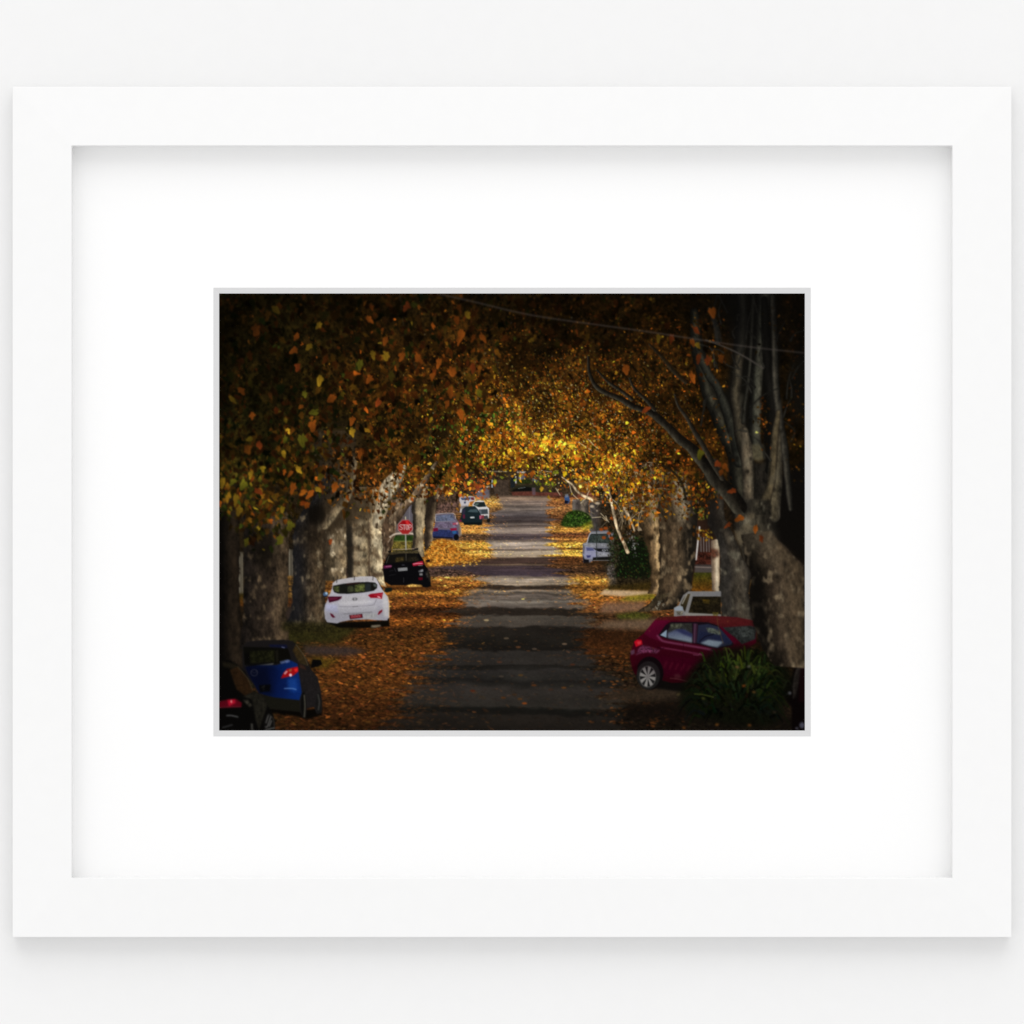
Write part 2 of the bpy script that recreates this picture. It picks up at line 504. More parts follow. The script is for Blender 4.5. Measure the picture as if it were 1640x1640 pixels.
M_PLANT = motif('strap_leaf_plant', 'dark green clump of strap leaves in front of the maroon hatchback')
M_SIGN = motif('stop_sign', 'red eight-sided sign lettered STOP on a white pole')
M_POST = motif('post', 'pale post in the gap between the right trunks')
M_WIRE = motif('wire', 'pale overhead cable sloping across the leaves')
CG = 'cars parked along the pictured street'
M_WHITE = motif('parked_car', 'white hatchback seen from behind with a red number plate', CG)
M_BLACK = motif('parked_car', 'black car with roof bars beside the pale trunks', CG)
M_SALOON = motif('parked_car', 'blue saloon behind the heap of yellow leaves', CG)
M_GREEN = motif('parked_car', 'dark green car in front of the white pickup', CG)
M_PICK = motif('parked_car', 'white pickup with a dark tailgate', CG)
M_FAR = motif('parked_car', 'pale car farthest along the left kerb', CG)
M_BLUE = motif('parked_car', 'bright blue hatchback with a lit red tail lamp', CG)
M_CORNER = motif('parked_car', 'black car cut off by the lower left corner', CG)
M_SILVER = motif('parked_car', 'silver car facing the viewer at the right kerb', CG)
M_UTE = motif('parked_car', 'white car behind the roof of the maroon hatchback', CG)
M_MAROON = motif('parked_car', 'maroon hatchback nosing behind the strap-leaf plant', CG)
M_EDGE = motif('parked_car', 'dark car cut off by the lower right edge', CG)
M_TINY = motif('parked_car', 'tiny blue car at the far right kerb', CG)

G = np.random.default_rng(3)

# ---- backdrop: dim foliage mass --------------------------------------------------------
fb = field_map(FB)[..., None].astype(np.float32)
fg = field_map(FG)[..., None].astype(np.float32)
base = (C((98, 57, 17)) * (1 - fg) + C((62, 60, 19)) * fg) * fb ** 1.2 * (.48 + .52 * CLUMP[..., None])
n = (.55 * noise(5, 6, 1) + .5 * noise(14, 16, 2) + .4 * noise(2.2, 2.6, 3))[..., None]
IMG[:] = base * np.clip(1 + .75 * n, .12, 2.2)
tint = noise(40, 40, 9)[..., None]
IMG[:] = IMG * (1 + tint * np.array([.08, 0, -.1], np.float32))
IDS[:] = M_FOL

# ---- ground ----------------------------------------------------------------------------
ROADC = [(788,95,80,70),(793,135,115,100),(800,150,130,112),(803,115,102,95),(808,120,108,100),(812,92,84,80),(816,125,115,108),(820,100,93,92),
 (826,92,86,88),(829,62,55,56),(833,75,68,68),(836,58,50,50),(840,110,100,95),(843,85,75,72),(847,150,138,130),(853,140,128,120),(856,80,70,72),
 (863,66,58,62),(866,90,80,75),(870,165,155,145),(878,160,148,138),(880.5,110,98,90),(883.5,172,160,142),(891,165,150,130),(894,70,56,50),(902,62,48,44),
 (904.5,92,78,64),(907,58,48,52),(921,56,48,56),(925,120,110,98),(928,150,140,128),(936,140,128,112),(938.5,50,42,36),(943,55,46,38),(946,130,118,105),
 (949,95,88,80),(951,70,64,58),(955,98,90,84),(960,80,74,68),(962.5,110,105,98),(972,92,85,79),(975,40,35,30),(984,36,31,27),(987,70,66,60),(1003,66,61,56),
 (1006,32,29,26),(1025,30,28,25),(1041,24,22,20),(1044,42,40,38),(1064,40,38,36),(1067,26,25,23),(1071,30,29,27),(1074,42,40,39),(1086,38,37,35),
 (1090,28,27,26),(1095,33,32,30),(1101,46,43,41),(1130,42,40,37),(1135,22,22,20),(1143,22,21,19),(1147,33,30,27),(1175,29,26,23)]
LEFTC = [(788,120,90,60),(800,215,165,80),(808,200,145,65),(815,120,85,50),(826,110,75,42),(834,100,66,38),(840,190,130,60),(847,215,150,70),(853,205,145,65),
 (857,90,65,45),(865,100,72,45),(868,190,130,50),(872,228,172,72),(878,208,152,60),(881,130,85,35),(884,228,178,80),(892,200,140,60),(895,105,66,33),
 (905,90,60,35),(908,70,52,45),(921,75,55,45),(925,186,130,60),(932,150,92,40),(937,182,120,50),(941,92,50,22),(946,196,130,50),(952,176,108,42),(957,104,60,28),(961,140,82,34),
 (966,158,92,38),(972,120,68,28),(976,64,36,18),(984,80,44,20),(989,132,74,29),(996,152,86,32),(1001,120,66,26),(1007,78,46,20),(1025,92,55,23),(1060,106,60,24),
 (1100,100,57,23),(1130,76,42,18),(1150,72,40,17),(1175,60,34,15)]
RIGHTC = [(788,110,70,52),(795,120,66,45),(800,165,108,52),(806,130,82,46),(815,165,112,62),(826,120,76,42),(833,95,60,38),(843,190,130,56),(850,205,145,62),
 (855,95,58,38),(860,120,72,38),(864,200,136,64),(867,120,76,34),(870,232,178,72),(876,238,186,74),(879,95,54,22),(882.5,236,186,76),(890,236,184,76),(893,92,53,26),
 (905,82,53,30),(915,62,43,30),(924,150,104,48),(928,208,148,60),(934,190,130,52),(939,96,60,24),(945,182,122,52),(960,178,108,42),(974,150,94,48),
 (980,92,58,28),(988,70,44,24),(1000,88,60,36),(1008,52,30,15),(1024,46,26,13),(1034,84,46,19),(1050,62,36,17),(1060,48,31,17),(1080,45,33,21),(1100,44,31,20),(1130,42,31,20),(1146,27,21,14),(1175,30,22,15)]
LE = np.array([(788,786),(800,805),(815,795),(830,790),(850,785),(870,782),(885,792),(897,772),(910,722),(922,770),(940,765),(950,752),(965,748),(980,722),
 (990,737),(1000,728),(1020,714),(1050,692),(1080,668),(1100,656),(1130,642),(1175,616)], float)
RE = np.array([(788,880),(800,880),(815,877),(830,880),(850,882),(862,880),(875,884),(900,880),(910,892),(925,914),(940,905),(960,926),(985,936),(1000,944),
 (1030,938),(1060,950),(1090,968),(1130,980),(1175,996)], float)

def tab(t, y):
    t = np.array(t, float)
    return np.stack([np.interp(y, t[:, 0], t[:, k]) for k in (1, 2, 3)], -1).astype(np.float32) / 255

def litter(t, y):
    c = tab(t, y)
    k = np.clip((np.asarray(y, float) - 900) / 60, 0, 1)[..., None].astype(np.float32)
    return c * (.96 - .16 * k)

def band_y(x, y):                             # the shadow bands tilt and waver a little
    k = np.clip((y - 960) / 200, 0, 1)
    ix = np.clip(x - PX0, 0, PW - 1).astype(int); iy = np.clip(y - PY0, 0, PH - 1).astype(int)
    w = noise(70, 14, 31)[iy, ix] * (.5 + 3 * k) + noise(18, 6, 32)[iy, ix] * (.5 + 1.3 * k)
    w = w + (noise(30, 9, 33)[iy, ix] * 2.6 + noise(9, 4, 34)[iy, ix] * 1.6) * np.clip((y - 900) / 60, 0.15, 1)
    return y - (x - 835) * .035 * k - .00006 * (x - 835) ** 2 * np.clip((y - 900) / 90, 0, 1) * (1 - k) + w

gy = YY >= 788
by = band_y(XX, YY)
road = tab(ROADC, by)
persp = np.clip((YY - 780) / 390, .02, 1)
streak = (noise(46, 1.3, 51) + .8 * noise(17, 1.2, 52) + .6 * noise(80, 2.6, 53)) * np.clip((1010 - YY) / 60, 0, 1) * .13
road = road * np.array([1.02, .985, .95], np.float32) * (1 + streak[..., None]) * (1 + (.05 * noise(3, 1.5, 41) + .05 * noise(12, 3, 42) + .04 * noise(90, 60, 43))[..., None])
lit_l, lit_r = litter(LEFTC, by), litter(RIGHTC, by)
le = np.interp(YY, LE[:, 0], LE[:, 1]); re_ = np.interp(YY, RE[:, 0], RE[:, 1])
wob = noise(22, 7, 44) * (3 + 22 * persp) + noise(7, 3, 45) * (2 + 9 * persp) + noise(90, 3.2, 49) * (9 + 22 * persp)
sharp = 6 + 26 * persp
cl = np.clip(.5 + (le - XX + wob) / sharp, 0, 1)[..., None]
cr = np.clip(.5 + (XX - re_ + wob) / sharp, 0, 1)[..., None]
tex = .95 + 1.1 * streak[..., None] + (.42 * noise(2.2, 1.4, 46) + .36 * noise(4.5, 2.2, 47) * np.clip(persp * 2, .2, 1) + .2 * noise(9, 4, 48) * persp)[..., None]
road = road * (1 + .12 * np.clip(noise(60, 18, 54) + .5 * noise(24, 8, 55), -1, 1)[..., None])
g_ = road * (1 - cl) + lit_l * tex * cl
g_ = g_ * (1 - cr) + lit_r * tex * cr
# the far verges fall off into shade and grass
dl = np.clip((le - 150 - XX) / 90, 0, 1)[..., None] * np.clip((YY[..., None] - 985) / 30, 0, 1)
g_ = g_ * (1 - dl) + C((44, 38, 18)) * tex * dl
IMG[gy] = g_[gy]
IDS[gy] = M_ROAD
IDS[gy & ((cl[..., 0] > .5) | (cr[..., 0] > .5))] = M_LIT

# scattered leaves on the ground, lying flat and growing towards the viewer
def ground_leaves(n, side, g):
    ys = 800 + 372 * g.uniform(0, 1, n) ** .8
    e = np.interp(ys, LE[:, 0], LE[:, 1]) if side < 0 else np.interp(ys, RE[:, 0], RE[:, 1])
    p = (ys - 780) / 390
    if side == 0:
        xs = g.uniform(0, 1, n) * (np.interp(ys, RE[:, 0], RE[:, 1]) - np.interp(ys, LE[:, 0], LE[:, 1])) + np.interp(ys, LE[:, 0], LE[:, 1])
    else:
        xs = e + side * (np.abs(g.normal(0, 1, n)) * (50 + 150 * p) - (8 + 46 * p) * g.exponential(.9, n))
    ok = (xs > PX0) & (xs < PX0 + PW)
    xs, ys, p = xs[ok], ys[ok], p[ok]; n = len(xs)
    t = litter(LEFTC if side <= 0 else RIGHTC, band_y(xs, ys))
    t = t * np.exp(g.normal(.12 if side else -.05, .42, n))[:, None] * (1 + g.normal(0, .06, (n, 3)))
    if side == 0:
        t = t * .72
    size = (1.0 + 3.6 * p) * g.uniform(.6, 1.15, n)
    K, m, sh = leaf_masks(n, size, g, g.uniform(.28, .55, n), g.normal(0, .35, n), 1.0, lobes=False)
    on = (cl if side <= 0 else cr)[np.clip(ys - PY0, 0, PH - 1).astype(int), np.clip(xs - PX0, 0, PW - 1).astype(int), 0]
    road_here = tab(ROADC, band_y(xs, ys))
    on = on[:, None]
    t = t * (.35 + .65 * on) + road_here * .65 * (1 - on) * 1.15
    stamp(xs, ys, K, m, sh, t.clip(0, 1).astype(np.float32), .75)
ground_leaves(7500, -1, G)
ground_leaves(4200, 1, G)
ground_leaves(210, 0, G)
for k in range(420):                           # thin drifts on the right, towards the viewer
    y = 1040 + 125 * G.uniform() ** .9
    x = G.normal(1005 + (y - 1040) * .25, 42)
    if 925 < x < 1110 and noise(26, 5, 77)[int(y) - PY0, int(x) - PX0] > -.1 and not (x > 1010 and y < 1108):
        ell(x, y, G.uniform(1.6, 3.8), G.uniform(.7, 1.3), (np.array([(112,60,24),(84,46,20),(140,80,34)][G.integers(0, 3)]) * G.uniform(.6, 1.05)), .8, soft=.4, rot=G.normal(0, .2))
for x, y, c in [(840,1126,(150,70,22)),(833,1119,(90,55,25)),(806,1117,(85,48,20)),(824,1112,(60,40,24)),(757,1106,(85,36,18)),(855,1097,(90,50,22)),
                (903,1101,(100,60,26)),(834,1081,(85,60,30)),(803,1083,(70,60,50)),(917,1064,(70,38,24)),(830,1036,(95,60,36)),(779,993,(170,150,110)),
                (811,1022,(90,76,60)),(856,1039,(80,66,54)),(904,1031,(110,90,70)),(718,1055,(90,50,30)),(800,1060,(80,50,36)),(692,1104,(100,55,26)),(882,1104,(60,40,30))]:
    ell(x, y, 4.2, 1.5, c, .9, soft=.5)

# verge details on the right: drive, grass, dirt
poly([(968,944),(1040,946),(1050,951),(1000,955),(960,952)], (196,168,132), .9, soft=1.2, grain=.08)
poly([(985,925),(1050,920),(1052,946),(970,944)], (46,36,13), .95, soft=2, grain=.25)
poly([(1003,955),(1046,950),(1052,958),(1020,964),(990,962)], (118,112,30), .8, soft=1.6, grain=.3)
poly([(965,965),(1035,962),(1030,980),(960,982)], (112,86,68), .8, soft=3, grain=.15)
poly([(985,984),(1020,979),(1045,984),(1036,993),(990,992)], (62,66,22), .85, soft=2, grain=.3)
poly([(968,994),(1062,990),(1050,1010),(955,1006)], (102,82,64), .85, soft=3, grain=.12)
poly([(930,1012),(1040,1010),(1020,1046),(940,1040)], (58,33,16), .6, soft=5, grain=.3)
poly([(975,1108),(1090,1096),(1110,1122),(960,1124)], (52,42,32), .8, soft=4, grain=.15)
poly([(990,1130),(1090,1120),(1290,1150),(1290,1166),(1000,1150)], (16,12,9), .85, soft=6)
# left: grass and path, band of pale path
poly([(452,1000),(520,996),(575,1006),(540,1030),(450,1028)], (44,41,17), .9, soft=3, grain=.3)
poly([(486,1034),(560,1036),(590,1042),(560,1050),(490,1048)], (54,45,44), .85, soft=3, grain=.12)
poly([(500,1052),(545,1055),(520,1072),(500,1066)], (80,66,18), .7, soft=3, grain=.3)

# shade under the canopy, beyond the trunks on both sides
poly([(345,770),(672,770),(680,800),(664,832),(630,850),(616,890),(560,890),(470,900),(345,905)], (34,26,15), .97, soft=3, grain=.45, idn=M_FOL)
poly([(660,780),(745,780),(738,806),(700,822),(690,840),(664,850)], (66,50,40), .95, soft=2, grain=.5, idn=M_FOL)
poly([(945,780),(1300,770),(1300,930),(1100,930),(1050,820),(960,806)], (30,22,13), .97, soft=3, grain=.45, idn=M_FOL)

# heap of leaves at the left kerb
heap = [(672,908),(676,892),(688,876),(704,863),(716,866),(730,880),(748,888),(770,893),(740,899),(705,905)]
poly(heap, (186,120,42), 1, soft=1.4, rnd=True, grain=.42, idn=M_LIT, seed=61)
poly([(690,880),(704,864),(720,868),(735,884),(712,876)], (150,82,22), .7, soft=1.8, grain=.4)
poly([(672,908),(700,902),(690,896),(676,898)], (110,62,22), .6, soft=1.6, grain=.4)
ex = []
for k in range(420):
    x = G.uniform(674, 775); y = G.uniform(864, 906)
    if y > 862 + abs(x - 705) * .55 and x < 770:
        c = np.array([(240,190,84),(215,150,50),(160,92,26),(120,70,20)][G.integers(0, 4)]) * G.uniform(.7, 1.08)
        ell(x, y, 1.7, .9, c.clip(0, 255), .75)

# ---- far end ---------------------------------------------------------------------------
Z = lambda pts: T(760, 740, 10.25, pts)
poly([(740,752),(925,752),(925,795),(740,795)], (50,40,30), .9, soft=2, idn=M_HOUSE, grain=.35)
poly(Z([(20,440),(240,430),(250,600),(40,620)]), (108,102,112), .8, soft=1)
poly(Z([(190,395),(245,395),(245,420),(190,420)]), (200,190,170), .9, soft=.6)
poly(Z([(300,300),(560,300),(560,550),(330,540)]), (66,54,44), .95, soft=.7, grain=.15)
for k in range(5):
    line(Z([(370 + 45 * k, 320), (365 + 45 * k, 530)]), .7, (45,36,32), .7)
poly(Z([(590,250),(660,240),(665,420),(590,430)]), (26,32,36), .95, soft=.5)
poly(Z([(665,235),(690,235),(690,350),(668,350)]), (190,190,185), .95, soft=.4)
poly(Z([(720,180),(830,170),(830,290),(720,290)]), (98,92,104), .9, soft=.6)
line(Z([(755,165),(752,280)]), 1.6, (205,200,195))
line(Z([(700,172),(820,168)]), 1., (205,200,195))
poly(Z([(280,290),(300,290),(298,420),(278,420)]), (170,180,195), .95, soft=.4)
poly(Z([(710,290),(900,280),(960,350),(700,365)]), (38,46,18), .95, soft=.6, grain=.3)
poly(Z([(600,440),(700,380),(1050,365),(1120,430),(1130,500),(600,500)]), (40,38,26), 1, soft=.5)
poly(Z([(640,450),(820,400),(940,420),(940,480),(600,490)]), (16,16,14), 1, soft=.6)
line(Z([(720,435),(830,415)]), .9, (120,125,120))
poly(Z([(600,490),(940,480),(1060,500),(1440,500),(1440,560),(620,550)]), (92,50,40), .95, soft=.6, grain=.15)
poly(Z([(940,420),(1000,420),(1000,540),(950,540)]), (92,76,84), .8, soft=.5)
poly(Z([(960,260),(1040,300),(1010,350),(940,290)]), (120,140,140), .6, soft=.7, grain=.4)
ell(*Z([(40,410)])[0], 3.6, 3.6, (140,42,42), .9, soft=.4)
line(Z([(40,440),(40,600)]), .9, (90,95,90))
poly(Z([(60,490),(70,470),(85,500)]), (220,215,215))

# green bush, tiny car, far right trunk
poly([(904,795),(911,794),(913,802),(910,807),(904,806)], (52,76,118), 1, soft=.4, idn=M_TINY)
poly([(904,801),(911,803),(908,807),(904,806)], (14,18,34), 1, soft=.4)
poly([(905,792),(910,791),(910,796),(905,797)], (120,128,140), .8, soft=.5)
trunk([(917,800),(916,822),(914,840)],[(944,800),(943,822),(944,842)], [(120,112,104),(66,58,54),(112,100,86),(60,54,50)], idn=M_R5, fine=.3, seed=71)
trunk([(944,805),(944,850)],[(975,800),(968,860)], [(82,76,74),(58,50,46),(84,78,70)], idn=M_R5, fine=.3, seed=72)
poly([(900,843),(902,830),(908,822),(920,817),(936,820),(946,828),(945,840),(930,844)], (34,50,15), 1, soft=1, rnd=True, idn=M_BUSH, grain=.4)
for k in range(210):
    x = G.normal(924, 11); y = G.normal(831, 6.5)
    if (x - 924) ** 2 / 500 + (y - 831) ** 2 / 170 < 1:
        c = np.array([(62,100,26),(42,74,20),(26,42,14),(100,124,56),(16,28,12)][G.integers(0, 5)]) * G.uniform(.7, 1.1)
        ell(x, y, G.uniform(.8, 2), G.uniform(.6, 1.3), c.clip(0, 255), .85, rot=G.uniform(0, 3))
poly([(930,842),(948,834),(950,846),(935,850)], (150,140,36), .6, soft=1.4, grain=.4)

# ---- dark right middle: bush, gap with post and fence --------------------------------
poly([(960,800),(1050,790),(1052,930),(985,938),(960,900)], (38,30,19), .96, soft=3, grain=.6, idn=M_DBUSH)
trunk([(1010,740),(1014,800),(1020,850)],[(1046,740),(1050,800),(1052,850)], [(60,50,38),(140,122,96),(96,82,62),(150,132,104),(70,58,44)], idn=M_R4, fine=.55, seed=79, dapple=(.2,(44,32,20),7))
for k in range(90):                            # brown tangle of shaded twigs and leaves
    x, y = G.uniform(962, 1024), G.uniform(796, 880)
    ell(x, y, G.uniform(.8, 2.6), G.uniform(.7, 1.6), np.array([(120,66,26),(90,74,54),(150,90,30),(60,44,28),(110,100,84)][G.integers(0, 5)]) * G.uniform(.5, 1), .7, rot=G.uniform(0, 3))
poly([(992,868),(1030,862),(1044,900),(1040,925),(986,925)], (14,18,9), .95, soft=3)
for k in range(330):
    x = G.uniform(982, 1044); y = G.uniform(855, 925)
    c = np.array([(30,56,20),(22,36,14),(46,84,30),(12,18,10),(60,50,20)][G.integers(0, 5)]) * G.uniform(.6, 1.1)
    ell(x, y, G.uniform(.7, 2.4), G.uniform(.5, 1.4), c.clip(0, 255), .7, rot=G.uniform(0, 3))
for k in range(60):
    x, y = [(1010, 862), (980, 885), (976, 918), (1015, 878)][k % 4]
    c = np.array((150,146,142)) * G.uniform(.4, 1.25)
    ell(x + G.normal(0, 4), y + G.normal(0, 7), G.uniform(.6, 1.8), G.uniform(.6, 1.8), c.clip(0, 255), .7)
poly([(972,905),(984,900),(986,935),(974,938)], (84,78,74), .6, soft=2, grain=.4)

gap = [(1110,830),(1156,830),(1156,950),(1104,950)]
poly(gap, (44,28,20), 1, soft=1, idn=M_POST)
poly([(1116,862),(1142,862),(1142,884),(1116,884)], (52,34,28), 1, soft=.8)
for x in (1122,1126.5,1131,1135):
    line([(x, 860), (x + .4, 884)], 1.0, (150,146,142), .9)
poly([(1114,884),(1144,884),(1144,904),(1113,904)], (62,30,22), 1, soft=.7, grain=.45)
poly([(1113,904),(1144,904),(1144,917),(1112,917)], (74,66,62), 1, soft=.6)
line([(1113,908),(1142,909)], 1.3, (150,132,120), .8)
line([(1113,905),(1142,905)], 1.3, (40,32,30), .8)
poly([(1111,917),(1146,917),(1146,950),(1106,950)], (54,56,17), 1, soft=.7, col2=(104,60,17), grain=.3)
line([(1120,844),(1118,862),(1114.5,896)], 2.4, (206,202,196), idn=M_POST)
trunk([(1138,866),(1140,945)],[(1152,862),(1152,948)], [(92,78,66),(150,128,104),(214,196,166),(160,140,112)], idn=M_POST, fine=.15, seed=75, jag=.2)
poly([(1136,878),(1150,880),(1152,890),(1140,896)], (70,36,24), .8, soft=1.5, grain=.4)
for k in range(26):
    ell(G.uniform(1117, 1142), G.uniform(848, 866), G.uniform(1, 3), G.uniform(1, 2), np.array([(214,176,40),(150,112,24),(110,60,16)][G.integers(0, 3)]) * G.uniform(.7, 1.1), .9, rot=G.uniform(0, 3))
poly([(1120,815),(1128,812),(1126,832),(1119,832)], (150,150,60), .7, soft=1.2, grain=.5)

# ---- right trunks ----------------------------------------------------------------------
poly([(1050,800),(1060,800),(1062,945),(1052,945)], (36,28,20), 1, soft=.8)
BR = [(0,(34,26,17)),(.3,(86,68,46)),(.62,(132,106,74)),(.85,(172,144,102)),(1,(120,96,66))]
trunk([(1016,790),(1022,835),(1030,858),(1036,880),(1042,911),(1041,935),(1036,951)],[(1052,790),(1055,826),(1056,881),(1058,921),(1057,951)],
      BR, idn=M_R4, fine=.4, seed=81, dapple=(.1,(50,38,24),9))
trunk([(1052,756),(1053,800),(1057,860),(1058,901),(1057,935),(1048,957),(1036,970),(1018,980)],
      [(1098,756),(1106,780),(1118,800),(1115,853),(1112,901),(1106,945),(1090,962),(1078,976)],
      [(0,(38,31,22)),(.14,(66,53,38)),(.4,(82,66,48)),(.6,(62,51,38)),(.78,(34,29,23)),(1,(24,21,17))], idn=M_R3, fine=.4, seed=82, dapple=(.12,(104,88,66),8))
poly([(1076,756),(1100,760),(1104,826),(1092,842),(1078,812)], (140,126,102), .6, soft=4, grain=.45)
for x, y, a_, b_ in [(1084,770,5,7),(1090,790,5,8),(1096,812,4,8),(1082,800,3,6),(1094,776,3,5)]:
    ell(x, y, a_, b_, (178,164,138), .45, soft=1.8)
poly([(1058,760),(1076,770),(1080,830),(1062,850),(1056,800)], (28,22,14), .55, soft=6)
limb([(1036,978,2),(1048,966,5),(1062,958,7)], [(70,60,42),(44,35,26)], fine=.4, idn=M_R3)
for k in range(26):
    ell(G.normal(1054, 5), G.normal(971, 5), G.uniform(.8, 2), .7, np.array((150,148,132)) * G.uniform(.6, 1.1), .7, rot=G.uniform(0, 3))
trunk([(1126,735),(1130,790),(1133,840),(1150,866),(1153,890),(1153,945),(1154,990)],
      [(1150,735),(1157,780),(1161,830),(1177,862),(1190,893),(1204,921),(1198,949),(1205,981),(1209,1002)],
      [(0,(40,37,33)),(.3,(50,46,41)),(.6,(70,62,51)),(.85,(62,56,47)),(1,(36,32,28))], idn=M_R2, fine=.34, seed=83, dapple=(.05,(92,86,72),9))
poly([(1128,790),(1150,800),(1160,850),(1140,862),(1130,830)], (18,15,13), .7, soft=5)
poly([(1118,745),(1140,760),(1150,800),(1132,812),(1116,790)], (22,17,10), .7, soft=6)

# ---- left trunks -----------------------------------------------------------------------
poly([(351,880),(520,870),(520,1010),(351,1000)], (28,22,14), .9, soft=4, grain=.3)
for x0, x1, y0, y1 in [(382,390,884,952),(462,470,880,924)]:
    poly([(x0,y0),(x1,y0),(x1,y1),(x0,y1)], (84,76,62), 1, soft=.8)
    line([(x0 + 2, y0), (x0 + 2.4, y1)], 1.6, (150,142,122), .9)
    line([(x1 - 1.6, y0 + 4), (x1 - 1.4, y1)], 1.4, (140,130,110), .8)
poly([(380,950),(392,950),(392,970),(380,970)], (52,44,15), 1, soft=1.5, col2=(92,52,18), grain=.3)
poly([(460,922),(470,922),(470,958),(458,958)], (118,84,38), 1, soft=1, grain=.5)
for y in (930, 938, 947):
    line([(459, y), (471, y + .6)], 2.4, (56,40,26), .8)
poly([(456,958),(472,958),(470,972),(454,972)], (96,52,20), .9, soft=1.4, grain=.4)
poly([(454,972),(476,970),(474,1000),(452,1000)], (58,46,40), .8, soft=3)
trunk([(345,820),(345,1075)],[(383,820),(384,900),(384,960),(388,1030),(392,1075)], [(0,(6,5,4)),(.3,(12,10,8)),(.6,(34,27,20)),(.85,(42,33,24)),(1,(24,19,14))], idn=M_L1, fine=.34, seed=111)
trunk([(389,820),(391,850),(391,930),(390,985),(384,1040)],[(468,820),(463,850),(463,900),(461,960),(460,990),(466,1040)],
      [(0,(26,22,19)),(.3,(38,31,25)),(.62,(56,45,35)),(.85,(78,63,46)),(1,(50,40,29))], idn=M_L2, fine=.48, seed=112, dapple=(-.05,(92,76,56),8))
poly([(395,850),(440,850),(445,890),(430,918),(412,905)], (16,13,9), .75, soft=7)
trunk([(500,690),(508,770),(500,800),(478,830),(469,860),(470,920),(468,968),(464,988),(458,1002)],
      [(572,690),(566,757),(556,790),(540,812),(522,850),(520,900),(521,960),(524,985),(528,1002)],
      [(0,(26,25,26)),(.3,(36,32,28)),(.55,(56,46,35)),(.8,(74,60,43)),(1,(46,37,27))], idn=M_L3, fine=.5, seed=113, dapple=(-.05,(112,98,76),8))
poly([(490,680),(580,680),(570,752),(505,756)], (46,36,22), .8, soft=9)
limb([(524,838,4),(540,812,5),(554,792,5),(563,764,4),(566,735,4)], [(80,70,54),(140,124,98),(84,72,54)], .8, idn=M_L3, fine=.35, seed=114, soft=.8)
poly([(492,812),(516,806),(526,824),(516,842),(494,840)], (14,11,8), .92, soft=4)
poly([(471,868),(486,858),(484,1000),(466,1000)], (32,31,34), .55, soft=5)
poly([(478,840),(520,846),(512,880),(478,878)], (26,20,14), .6, soft=7)
trunk([(523,810),(521,875),(520,930)],[(560,810),(556,870),(556,930)],
      [(0,(62,52,38)),(.4,(92,78,58)),(.85,(120,102,76)),(1,(150,130,98))], idn=M_L4, fine=.5, seed=115, dapple=(.18,(206,186,152),7))
trunk([(550,780),(556,850),(557,930)],[(602,780),(592,840),(592,930)],
      [(0,(34,30,26)),(.16,(42,37,30)),(.3,(120,104,80)),(.6,(160,142,110)),(1,(140,122,92))], idn=M_L5, fine=.5, seed=116, dapple=(.22,(84,66,46),7))
poly([(557,826),(590,824),(594,834),(558,842)], (70,58,42), .8, soft=2.4, grain=.3)
poly([(562,846),(592,838),(590,846),(564,854)], (60,48,34), .7, soft=2)
trunk([(590,780),(592,930)],[(612,780),(610,806),(615,830),(613,846),(613,880),(614,915),(618,940)],
      [(0,(120,102,78)),(.3,(166,148,116)),(.75,(192,174,138)),(1,(206,190,152))], idn=M_L6, fine=.48, seed=117, dapple=(.2,(90,72,50),6))
poly([(596,880),(604,880),(612,900),(608,904)], (80,64,46), .6, soft=1.4)
poly([(594,920),(612,916),(616,922),(598,926)], (76,60,44), .8, soft=1.2)
poly([(555,842),(564,842),(566,926),(556,926)], (34,30,25), .85, soft=2.2)
poly([(589,838),(593,838),(593,926),(590,926)], (70,56,42), .7, soft=1.1)
poly([(519,846),(528,846),(527,925),(520,925)], (46,38,29), .7, soft=2.5)
for x, y, a_, b_, c in [(576,866,9,7,(196,176,142)),(574,890,8,9,(186,166,132)),(580,912,9,6,(200,180,146)),(540,878,7,9,(168,150,120)),(542,905,6,9,(150,132,104)),
                        (603,868,6,10,(226,210,176)),(606,905,6,6,(222,204,168)),(604,845,8,6,(214,196,160)),(577,836,9,3,(150,132,104)),(536,918,9,4,(160,134,100))]:
    ell(x, y, a_, b_, c, .5, soft=2.4)
for x, y, a_, b_ in [(570,878,6,3),(583,900,5,4),(600,888,6,3),(608,858,4,4),(598,918,7,2.4),(545,892,6,3),(583,856,7,2.5),(572,902,4,4),(605,892,7,2)]:
    ell(x, y, a_, b_, (78,62,45), .6, soft=1.6, rot=.5)
poly([(520,790),(560,790),(558,850),(520,858)], (48,38,26), .85, soft=5)
poly([(552,780),(596,780),(594,826),(556,832)], (52,41,28), .85, soft=4)
poly([(594,800),(612,800),(612,822),(596,824)], (96,80,58), .6, soft=3)
poly([(452,996),(535,996),(535,1010),(452,1010)], (40,36,17), .85, soft=2.5, grain=.4)
